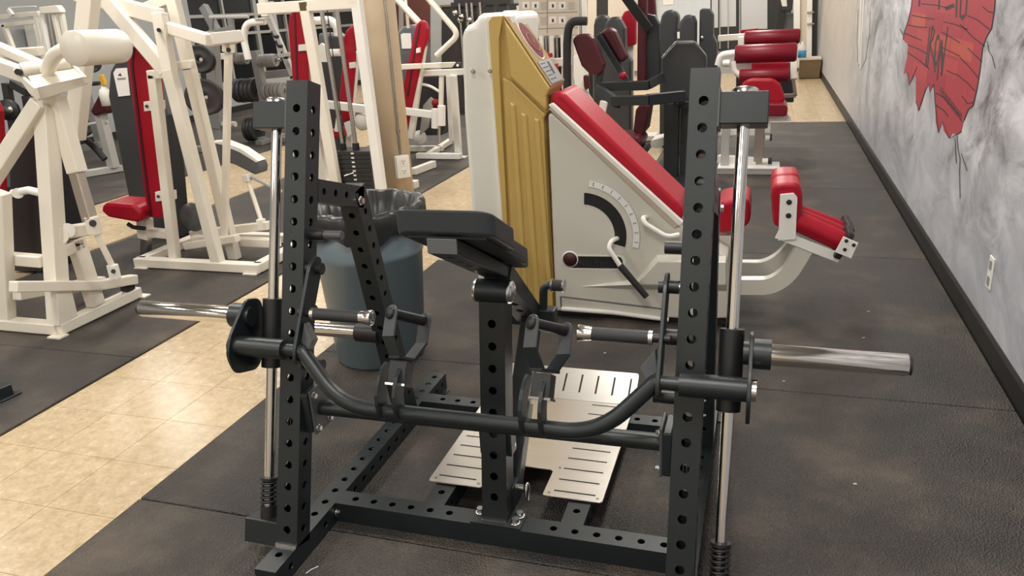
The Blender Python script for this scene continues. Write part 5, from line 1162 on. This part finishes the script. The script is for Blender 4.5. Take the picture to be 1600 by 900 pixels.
# white cable towers under the chart
CT = thing('cable_station', 'white cable tower with silver guide rods below the exercise chart', 'cable machine', (pY(10.2, 868, 100).x, 10.2, 0))
for u, w_, mm in ((846, 0.05, 'white_paint'), (862, 0.05, 'white_paint'), (880, 0.06, 'white_paint'), (895, 0.05, 'machine_silver'), (914, 0.06, 'white_paint')):
    p = pY(10.2, u, 60); G().box((p.x - w_ / 2, 10.17, 0), (p.x + w_ / 2, 10.23, 2.0)).out('tower_post', mm, CT)
for u in (853, 858, 870, 890, 905): 
    p = pY(10.3, u, 60); G().cyl((p.x, 10.3, 0.1), (p.x, 10.3, 2.0), 0.02, 10).out('guide_rod', 'steel', CT)
barY('cross_beam', 'white_paint', CT, [(10.1, 856, 98), (10.1, 892, 96)], 0.08, 0.10)
p0, p1 = pY(10.4, 840, 60), pY(10.4, 925, 60); G().box((p0.x, 10.4, 0.06), (p1.x, 10.5, 1.1)).out('tower_back', 'iron', CT)
p0, p1 = pY(10.2, 838, 60), pY(10.2, 925, 60); G().box((p0.x, 10.12, 0), (p1.x, 10.55, 0.06)).out('tower_base', 'white_paint', CT)
slabY('seat_pad', 'red', CT, 9.9, [(849, 84), (857, 84), (858, 91), (850, 91)], 0.2, bevel=0.01)
slabY('seat_pad', 'red', CT, 9.9, [(862, 101), (868, 100), (866, 112), (862, 112)], 0.2, bevel=0.01)
slabY('head_box', 'white_paint', CT, 9.9, [(785, 17), (812, 16), (812, 26), (785, 27)], 0.3, bevel=0.02)

# black machine with maroon pads
BM = thing('abduction_machine', 'black machine with maroon pads and open lever arms behind the red bench', 'weight machine', (pY(6.9, 1000, 280).x, 6.9, 0))
ym = 6.8
barY('lever_frame', 'powder', BM, [(ym - 0.2, 933, 136), (ym - 0.2, 1014, 133)], 0.06, 0.075)
barY('lever_frame', 'powder', BM, [(ym - 0.55, 955, 158), (ym - 0.55, 1014, 156)], 0.06, 0.075)
barY('lever_frame', 'powder', BM, [(ym - 0.2, 934, 138), (ym - 0.55, 966, 162)], 0.06, 0.075)
barY('lever_frame', 'powder', BM, [(ym - 0.2, 1012, 133), (ym + 0.2, 1034, 121)], 0.06, 0.075)
barY('lever_frame', 'powder', BM, [(ym - 0.55, 1012, 156), (ym - 0.3, 1068, 150)], 0.06, 0.085)
p = pY(ym, 1050, 160)
G().box((p.x - 0.06, ym - 0.05, 0.04), (p.x + 0.06, ym + 0.07, p.z)).out('main_post', 'powder', BM, bevel=0.006)
G().box((p.x - 0.05, ym + 0.02, 0.62), (p.x + 0.22, ym + 0.08, 0.68)).out('cross_beam', 'powder', BM, bevel=0.006)
G().box((p.x + 0.06, ym + 0.10, 0.04), (p.x + 0.22, ym + 0.30, 0.62)).out('stack_housing', 'shroud_grey', BM, bevel=0.01)
G().box((p.x - 0.35, ym - 0.5, 0.0), (p.x + 0.20, ym + 0.08, 0.05)).out('machine_base', 'powder', BM, bevel=0.006)
for dy in (0.0, 0.12): G().lathe(pY(ym - 0.1 + dy, 1062, 158), (0, -1, 0.1), [(0, 0), (0, 0.045), (0.08, 0.045), (0.08, 0)], 18).out('pivot_hub', 'iron', BM)
slabY('thigh_pad', 'maroon', BM, ym - 0.25, [(894, 64), (897, 57), (905, 53), (919, 53), (926, 60), (944, 100), (943, 111), (934, 119), (921, 116), (908, 103)], 0.10, bevel=0.03, seg=4)
slabY('thigh_pad', 'maroon', BM, ym, [(938, 50), (951, 43), (959, 47), (979, 91), (972, 99), (966, 95)], 0.16, bevel=0.03, seg=4)
slabY('pad_plate', 'powder', BM, ym - 0.03, [(931, 57), (938, 51), (974, 110), (967, 116)], 0.10, bevel=0.004)
barY('pad_arm', 'powder', BM, [(ym - 0.2, 940, 108), (ym - 0.2, 934, 140)], 0.04, 0.05)
barY('pad_arm', 'powder', BM, [(ym, 968, 108), (ym - 0.1, 986, 136)], 0.04, 0.05)
G().lathe(pY(ym - 0.12, 974, 118), (0, -1, 0), [(0, 0), (0, 0.03), (0.04, 0.03), (0.05, 0.012), (0.05, 0)], 16).out('red_knob', 'red', BM)
slabY('back_pad', 'maroon', BM, ym + 0.05, [(996, -12), (1010, -12), (1011, 40), (1008, 70), (1009, 132), (995, 132)], 0.10, bevel=0.02)
slabY('back_pad', 'maroon', BM, ym + 0.25, [(1010, -12), (1022, -12), (1026, 45), (1012, 45)], 0.10, bevel=0.02)
slabY('back_board', 'powder', BM, ym + 0.12, [(1008, 20), (1022, 24), (1030, 38), (1030, 128), (1007, 132)], 0.12, bevel=0.008)
barY('strap_bar', 'powder', BM, [(ym - 0.1, 974, -10), (ym, 1014, 46)], 0.05, 0.075)
P = fillet([pY(ym - 0.3, 917, 33), pY(ym - 0.3, 890, 33), pY(ym - 0.3, 886, 62), pY(ym - 0.3, 886, 140)], 0.12, 8)
G().tube(P, 0.034, 16).out('entry_handle', 'black_rubber', BM)
slabY('seat_pad', 'maroon', BM, ym - 0.45, [(948, 217), (956, 213), (998, 213), (1004, 222), (1000, 232), (980, 234)], 0.36, bevel=0.02)
slabY('lumbar_pad', 'maroon', BM, ym - 0.3, [(989, 205), (993, 172), (999, 164), (1010, 163), (1014, 168), (1008, 207), (1000, 214)], 0.30, bevel=0.03, seg=4)
slabY('seat_frame', 'powder', BM, ym - 0.4, [(985, 231), (1008, 231), (1010, 241), (990, 243)], 0.3, bevel=0.006)
q = pY(ym - 0.3, 1000, 240); G().box((q.x - 0.04, ym - 0.3, 0.05), (q.x + 0.04, ym - 0.2, q.z)).out('seat_post', 'powder', BM, bevel=0.004)
slabY('floor_plate', 'white_paint', BM, ym + 0.02, [(1018, 219), (1040, 214), (1044, 222), (1030, 232), (1014, 230)], 0.25, bevel=0.004)
# dark housings behind it
def housing(label, Y, outline, m_='shroud_grey', d=0.22, tag=None):
    P = [pY(Y, u, v) for u, v in outline]; z0 = 0.0
    xs = [p.x for p in P]
    t = thing('stack_housing', label, 'machine housing', ((min(xs) + max(xs)) / 2, Y, 0))
    low = sorted(P, key=lambda p: p.z)[:2]
    for p in low: p.z = 0.0
    G().prism(P, (0, d, 0)).out('housing_shell', m_, t, bevel=0.03, seg=3)
    return t
h1 = housing('left of three dark rounded weight stack housings beside the maroon back pad', 8.45, [(1031, 130), (1031, 36), (1034, 22), (1041, 16), (1052, 15), (1060, 24), (1058, 56), (1062, 130)])
h2 = housing('middle of the three dark rounded housings with a small white label', 8.0, [(1058, 140), (1058, 44), (1063, 32), (1069, 24), (1082, 22), (1087, 34), (1088, 140)])
slabY('housing_label', 'label_white', h2, 7.99, [(1058, 50), (1062, 49.5), (1062, 60), (1058.5, 60.5)], 0.008, bevel=0)
h3 = housing('right of three dark rounded weight stack housings with a round bolt', 8.1, [(1093, 140), (1093, 16), (1097, 13), (1108, 13), (1114, 23), (1114, 55), (1120, 68), (1120, 140)])
G().lathe(pY(8.1, 1096.5, 59), (0, -1, 0), [(0, 0), (0, 0.02), (0.012, 0.02), (0.012, 0)], 14).out('housing_bolt', 'steel', h3)
h4 = slabY('cam_housing', 'shroud_grey', BM, 7.2, [(1034, 150), (1034, 91), (1056, 66), (1085, 65), (1103, 87), (1105, 150), (1096, 158), (1042, 158)], 0.14, bevel=0.02)
for a, b in (((1034, 90), (1056, 65)), ((1056, 65), (1085, 64.5)), ((1085, 64.5), (1104, 87))): barY('housing_edge', 'steel', h4, [(7.19, *a), (7.19, *b)], 0.02, 0.010)
h5 = housing('grey peaked housing between the maroon thigh pads and a red pad', 8.4, [(938, 150), (940, 60), (946, 36), (952, 27), (966, 26), (976, 44), (977, 82), (986, 96), (986, 150)], d=0.18)
h6 = housing('small black rounded housing above the left maroon pad', 8.66, [(926, 140), (927, 40), (930, 27), (938, 23), (947, 25), (952, 40), (952, 140)])
t = thing('press_machine', 'bright red pad of a machine beyond the grey peaked housing', 'exercise machine', (pY(8.9, 982, 100).x, 8.9, 0))
slabY('back_pad', 'red', t, 8.9, [(969, 30), (975, 18), (986, 15), (993, 30), (993, 70), (980, 74)], 0.12, bevel=0.02)
q = pY(9.0, 984, 60); G().box((q.x - 0.04, 8.98, 0), (q.x + 0.04, 9.06, q.z)).out('pad_post', 'white_paint', t)
G().box((q.x - 0.3, 8.9, 0), (q.x + 0.3, 9.2, 0.05)).out('machine_base', 'white_paint', t)
# white hip machine partly seen behind the yellow tower
t = thing('exercise_machine', 'white machine arm with maroon pad between the handle and the left thigh pad', 'exercise machine', (pY(7.4, 908, 200).x, 7.4, 0))
slabY('arm_plate', 'white_paint', t, 7.4, [(896, 88), (908, 86), (914, 118), (916, 160), (905, 158), (896, 120)], 0.06, bevel=0.004)
slabY('pad', 'maroon', t, 7.3, [(911, 118), (918, 118), (920, 138), (915, 141), (912, 136)], 0.1, bevel=0.01)
barY('arm', 'machine_silver', t, [(7.4, 910, 140), (7.4, 928, 168)], 0.05, 0.06)
barY('arm', 'white_paint', t, [(7.4, 944, 158), (7.4, 938, 190)], 0.05, 0.07)
q = pY(7.4, 905, 150); G().box((q.x - 0.05, 7.37, 0), (q.x + 0.05, 7.45, q.z + 0.05)).out('post', 'white_paint', t); G().box((q.x - 0.2, 7.3, 0), (q.x + 0.4, 7.5, 0.05)).out('base', 'white_paint', t)

# ================================================================== red roller machine by the mural wall
RM = thing('leg_curl_machine', 'white framed leg machine with stacked red rollers beside the mural wall', 'exercise machine', (pY(7.6, 1190, 250).x, 7.6, 0))
def rollY(nm, m_, Y, u0, u1, v, r, dv=0):
    a, b = pY(Y, u0, v), pY(Y, u1, v + dv); b.z = a.z; d = b - a; L = d.length
    G().lathe(a, d, [(0, 0), (0, r * 0.85), (r * 0.2, r), (L - r * 0.2, r), (L, r * 0.85), (L, 0)], 28).out(nm, m_, RM)
rollY('roller_pad', 'red_dark', 8.3, 1163, 1250, 60, 0.070)
rollY('roller_pad', 'red_dark', 7.7, 1148, 1245, 85, 0.082)
rollY('roller_pad', 'red_dark', 7.6, 1155, 1233, 119, 0.060)
slabY('thigh_pad', 'red', RM, 8.0, [(1174, 97), (1233, 97), (1233, 113), (1174, 113)], 0.15, bevel=0.02)
slabY('back_pad', 'red', RM, 7.35, [(1158, 133), (1166, 125), (1176, 123), (1208, 123), (1219, 131), (1228, 155), (1221, 162), (1158, 162)], 0.09, bevel=0.025, seg=4)
slabY('seat_pad', 'red_dark', RM, 7.15, [(1156, 166), (1160, 163), (1226, 163), (1231, 168), (1230, 180), (1226, 182), (1156, 182)], 0.40, bevel=0.022, seg=4)
slabY('far_panel', 'red', RM, 8.8, [(1156, 47), (1185, 44), (1185, 52), (1158, 54)], 0.05, bevel=0.004)
barY('seat_beam', 'white_paint', RM, [(7.3, 1190, 185), (7.3, 1236, 184)], 0.06, 0.05)
barY('seat_leg', 'white_paint', RM, [(7.3, 1199, 186), (7.3, 1198, 207)], 0.06, 0.06)
barY('seat_column', 'brown_steel', RM, [(7.3, 1188, 190), (7.3, 1185, 252)], 0.07, 0.085)
barY('cross_beam', 'white_paint', RM, [(7.3, 1125, 205), (7.3, 1188, 206)], 0.06, 0.06)
barY('cross_beam', 'white_paint', RM, [(7.35, 1122, 248), (7.3, 1182, 252)], 0.07, 0.07)
rodY('adjust_pin', 'white_paint', RM, [(7.25, 1196, 215), (7.25, 1203, 215)], 0.022)
rodY('pin_knob', 'black_plastic', RM, [(7.25, 1203, 215), (7.25, 1206, 215)], 0.030)
rodY('adjust_pin', 'white_paint', RM, [(7.25, 1191, 251), (7.25, 1200, 251)], 0.022)
rodY('pin_knob', 'black_plastic', RM, [(7.25, 1200, 251), (7.25, 1206, 251)], 0.030)
q0, q1 = pZ(0.04, 1122, 262), pZ(0.04, 1218, 262)
G().box((q0.x, q0.y - 0.10, 0), (q1.x, q0.y + 0.18, 0.05)).out('machine_base', 'machine_silver', RM, bevel=0.006)
G().box((q0.x, q0.y - 0.11, 0.05), (q1.x, q0.y + 0.19, 0.06)).out('base_plate', 'white_paint', RM)
G().box((q0.x + 0.02, q0.y - 0.02, 0.05), (q0.x + 0.09, q0.y + 0.05, 0.5)).out('rear_post', 'machine_silver', RM, bevel=0.004)
q = pY(7.3, 1185, 250); G().box((q.x - 0.04, 7.27, 0.05), (q.x + 0.04, 7.35, max(0.1, q.z))).out('seat_column', 'brown_steel', RM)
rodY('bent_handle', 'white_paint', RM, [(7.6, 1122, 102), (7.6, 1126, 86), (7.6, 1148, 83)], 0.032, 0.12)
rodY('bent_handle', 'white_paint', RM, [(7.6, 1145, 96), (7.6, 1147, 112), (7.6, 1158, 119)], 0.026, 0.10)
rodY('hub', 'white_paint', RM, [(7.6, 1129, 99), (7.6, 1140, 99)], 0.032)
barY('roller_arm', 'cream', RM, [(8.38, 1122, 60), (8.38, 1165, 57)], 0.05, 0.06)
barY('roller_arm', 'white_paint', RM, [(8.3, 1158, 57), (8.3, 1158, 72)], 0.05, 0.06)
barY('side_post', 'cream', RM, [(8.3, 1240, 68), (8.2, 1240, 124)], 0.05, 0.06)
barY('side_post', 'brown_steel', RM, [(8.2, 1239, 120), (8.2, 1243, 150)], 0.04, 0.035)
barY('side_foot', 'brown_steel', RM, [(8.2, 1222, 150), (8.2, 1244, 149)], 0.04, 0.04)
slabY('frame_plate', 'white_paint', RM, 7.8, [(1150, 97), (1174, 96), (1174, 110), (1150, 112)], 0.05, bevel=0.004)
slabY('rear_housing', 'iron', RM, 8.5, [(1150, 100), (1245, 98), (1240, 160), (1150, 160)], 0.1, bevel=0.01)
slabY('base_tray', 'machine_silver', RM, 7.6, [(1122, 195), (1146, 195), (1146, 214), (1122, 214)], 0.1, bevel=0.01)

# ================================================================== far wall dressing
yw = FARY - 0.02
def wallslab(name, m_, outline, d=0.02, parent=None, Y=None, **kw): return slabY(name, m_, parent, Y or yw, outline, d, bevel=0, **kw)
t = thing('window_4', None, None, (pY(yw, 1180, 60).x, yw, 0.6), kind='structure')
wallslab('window_frame', 'frame_dark', [(1110, -60), (1236, -60), (1236, 78), (1110, 80)], 0.02, t)
for u0, u1, v1 in ((1112, 1122, 44), (1126, 1150, 42), (1158, 1199, 46)): wallslab('pane', 'frosted', [(u0, -60), (u1, -60), (u1, v1 - 1), (u0, v1)], 0.01, t, yw - 0.015)
for u in (1124, 1137, 1155): wallslab('mullion', 'frame_alu', [(u, -60), (u + 1.6, -60), (u + 1.6, 76), (u, 76)], 0.02, t, yw - 0.03)
t = thing('trim_1', None, None, (pY(yw, 1060, 60).x, yw, 0.6), kind='structure')
wallslab('painted_panel', 'wall_pale', [(1022, -60), (1110, -60), (1110, 110), (1022, 110)], 0.012, t)
wallslab('paper_notice', 'label_white', [(1036, -10), (1052, -10), (1052, 7), (1036, 8)], 0.004, t, yw - 0.008)
t = thing('trim_2', None, None, (pY(yw, 960, 60).x, yw, 0.6), kind='structure')
wallslab('cream_pier', 'wall_cream', [(950, -60), (1024, -60), (1024, 110), (950, 112)], 0.05, t, yw - 0.05)
wallslab('dark_door', 'frame_dark', [(908, -60), (955, -60), (955, 116), (908, 118)], 0.03, t, yw - 0.03)
wallslab('cream_post', 'wall_cream', [(918, -60), (932, -60), (932, 116), (918, 117)], 0.06, t, yw - 0.06)
t = thing('trim_3', None, None, (pY(yw, 670, 60).x, yw, 0.2), kind='structure')
wallslab('rust_panel', 'rust', [(606, -60), (672, -60), (672, 124), (606, 128)], 0.03, t)
wallslab('rust_mullion', 'frame_alu', [(623, -60), (630, -60), (630, 126), (623, 127)], 0.03, t, yw - 0.02)
wallslab('dark_opening', 'iron', [(690, 10), (812, 5), (812, 118), (690, 122)], 0.02, t)
wallslab('header_trim', 'wood', [(687, 8), (712, 7), (712, 10), (687, 11)], 0.03, t, yw - 0.03)
# door with white posts at the far right end
t = thing('door_1', None, None, (pY(yw, 1255, 100).x, yw, 0), kind='structure')
wallslab('door_leaf', 'wall_cream', [(1250, -60), (1262, -60), (1262, 104), (1250, 105)], 0.03, t)
wallslab('door_post', 'white_paint', [(1240, -60), (1250, -60), (1250, 106), (1240, 107)], 0.06, t, yw - 0.05)
wallslab('door_post', 'white_paint', [(1262, -60), (1270, -60), (1268, 104), (1260, 104)], 0.08, t, yw - 0.07)
wallslab('door_gap', 'iron', [(1270, -60), (1279, -60), (1276, 100), (1268, 102)], 0.03, t)
for v in (20, 38): G().cyl(pY(yw - 0.1, 1261, v), pY(yw - 0.1, 1272, v - 1), 0.02, 10).out('door_bar', 'steel', t)
# dark cable figure machine by the door
t = thing('cable_station', 'dark upright machine standing beside the far right door', 'weight machine', (pY(15.5, 1222, 100).x, 15.5, 0))
barY('machine_post', 'black_plastic', t, [(15.5, 1226, -10), (15.5, 1217, 50)], 0.10, 0.14)
slabY('machine_head', 'iron', t, 15.4, [(1220, -10), (1240, -10), (1238, 16), (1222, 18)], 0.2, bevel=0.02)
slabY('machine_panel', 'shroud_light', t, 15.6, [(1226, 22), (1240, 20), (1240, 60), (1224, 62)], 0.1, bevel=0.01)
q = pY(15.5, 1222, 60); G().box((q.x - 0.12, 15.45, 0), (q.x + 0.25, 15.65, q.z)).out('machine_body', 'black_plastic', t, bevel=0.01)
slabY('white_towel', 'label_white', t, 15.38, [(1220, 0), (1229, -2), (1230, 10), (1222, 10)], 0.03, bevel=0.01)
# wooden box with a bottle on top
q0, q1 = pZ(0, 1247, 117), pZ(0, 1279, 114)
t = thing('wooden_box', 'low wooden box against the far right corner of the room', 'box', ((q0.x + q1.x) / 2, 15.7, FZ))
zt_ = pY(15.6, 1262, 94).z
G().box((q0.x, 15.6, FZ), (WALLX - 0.03, 16.1, zt_)).out('box_body', 'wood', t, bevel=0.006)
G().box((q0.x - 0.015, 15.585, zt_), (WALLX - 0.02, 16.115, zt_ + 0.03)).out('box_lid', 'poster', t, bevel=0.004)
c = V3((pY(15.8, 1253, 90).x, 15.85, zt_ + 0.03))
t = thing('detergent_bottle', 'blue and white bottle standing on the wooden box', 'bottle', c)
G().lathe(c, (0, 0, 1), [(0, 0), (0, 0.075), (0.13, 0.075), (0.13, 0)], 16).out('bottle_label', 'blue', t); G().lathe(c + V3((0, 0, 0.13)), (0, 0, 1), [(0, 0.075), (0.06, 0.07), (0.12, 0.025), (0.15, 0.025), (0.15, 0)], 16).out('bottle_neck', 'label_white', t)
# dark dumbbell rack machines behind, seen over the yellow tower
DR = thing('dark_machine', 'black cable machine with chrome rods behind the yellow tower', 'weight machine', (pY(11.5, 740, 110).x, 11.5, 0))
for u in (716, 726, 744, 770, 790):
    p = pY(11.5, u, 60); G().box((p.x - 0.06, 11.45, 0), (p.x + 0.06, 11.57, 1.62)).out('machine_post', 'iron', DR)
for u in (720, 731, 739, 752): 
    p = pY(11.4, u, 40); G().cyl((p.x, 11.4, 0.2), (p.x, 11.4, 1.6), 0.022, 10).out('chrome_rod', 'chrome', DR)
p0, p1 = pY(11.5, 712, 2), pY(11.5, 800, 0); G().box((p0.x, 11.42, p0.z - 0.08), (p1.x, 11.58, p0.z + 0.02)).out('top_beam', 'iron', DR)
for u, v in ((712, 20), (720, 31), (735, 31), (722, 26)): G().lathe(pY(11.3, u, v), (0, -1, 0), [(0, 0), (0, 0.04), (0.06, 0.04), (0.06, 0)], 12).out('chrome_knob', 'chrome', DR)
G().box((p0.x, 11.35, 0), (p1.x, 11.7, 0.12)).out('machine_base', 'iron', DR)
# loose scraps on the rubber floor
for k, (u, v) in enumerate(((1222, 596), (1355, 487), (1347, 528), (943, 552), (1333, 757))):
    c = pZ(0, u, v); G().prism([c, c + V3((0.012, 0.002, 0)), c + V3((0.010, 0.007, 0)), c + V3((0.001, 0.005, 0))], (0, 0, 0.002)).out('paper_scrap', 'speck', label=('tiny pale scrap on the mat near the right weight sleeve', 'tiny pale scrap on the mat right of the shin rollers', 'tiny pale scrap on the mat above the right weight sleeve', 'tiny pale scrap behind the right hand grip', 'tiny pale scrap on the mat at the lower right')[k], cat='scrap')
c = pZ(0, 478, 896); G().tube([c, pZ(0.001, 486, 890), pZ(0.0, 497, 885)], 0.0015, 6).out('white_thread', 'label_white', label='thin white thread on the mat beside the front foot', cat='thread')
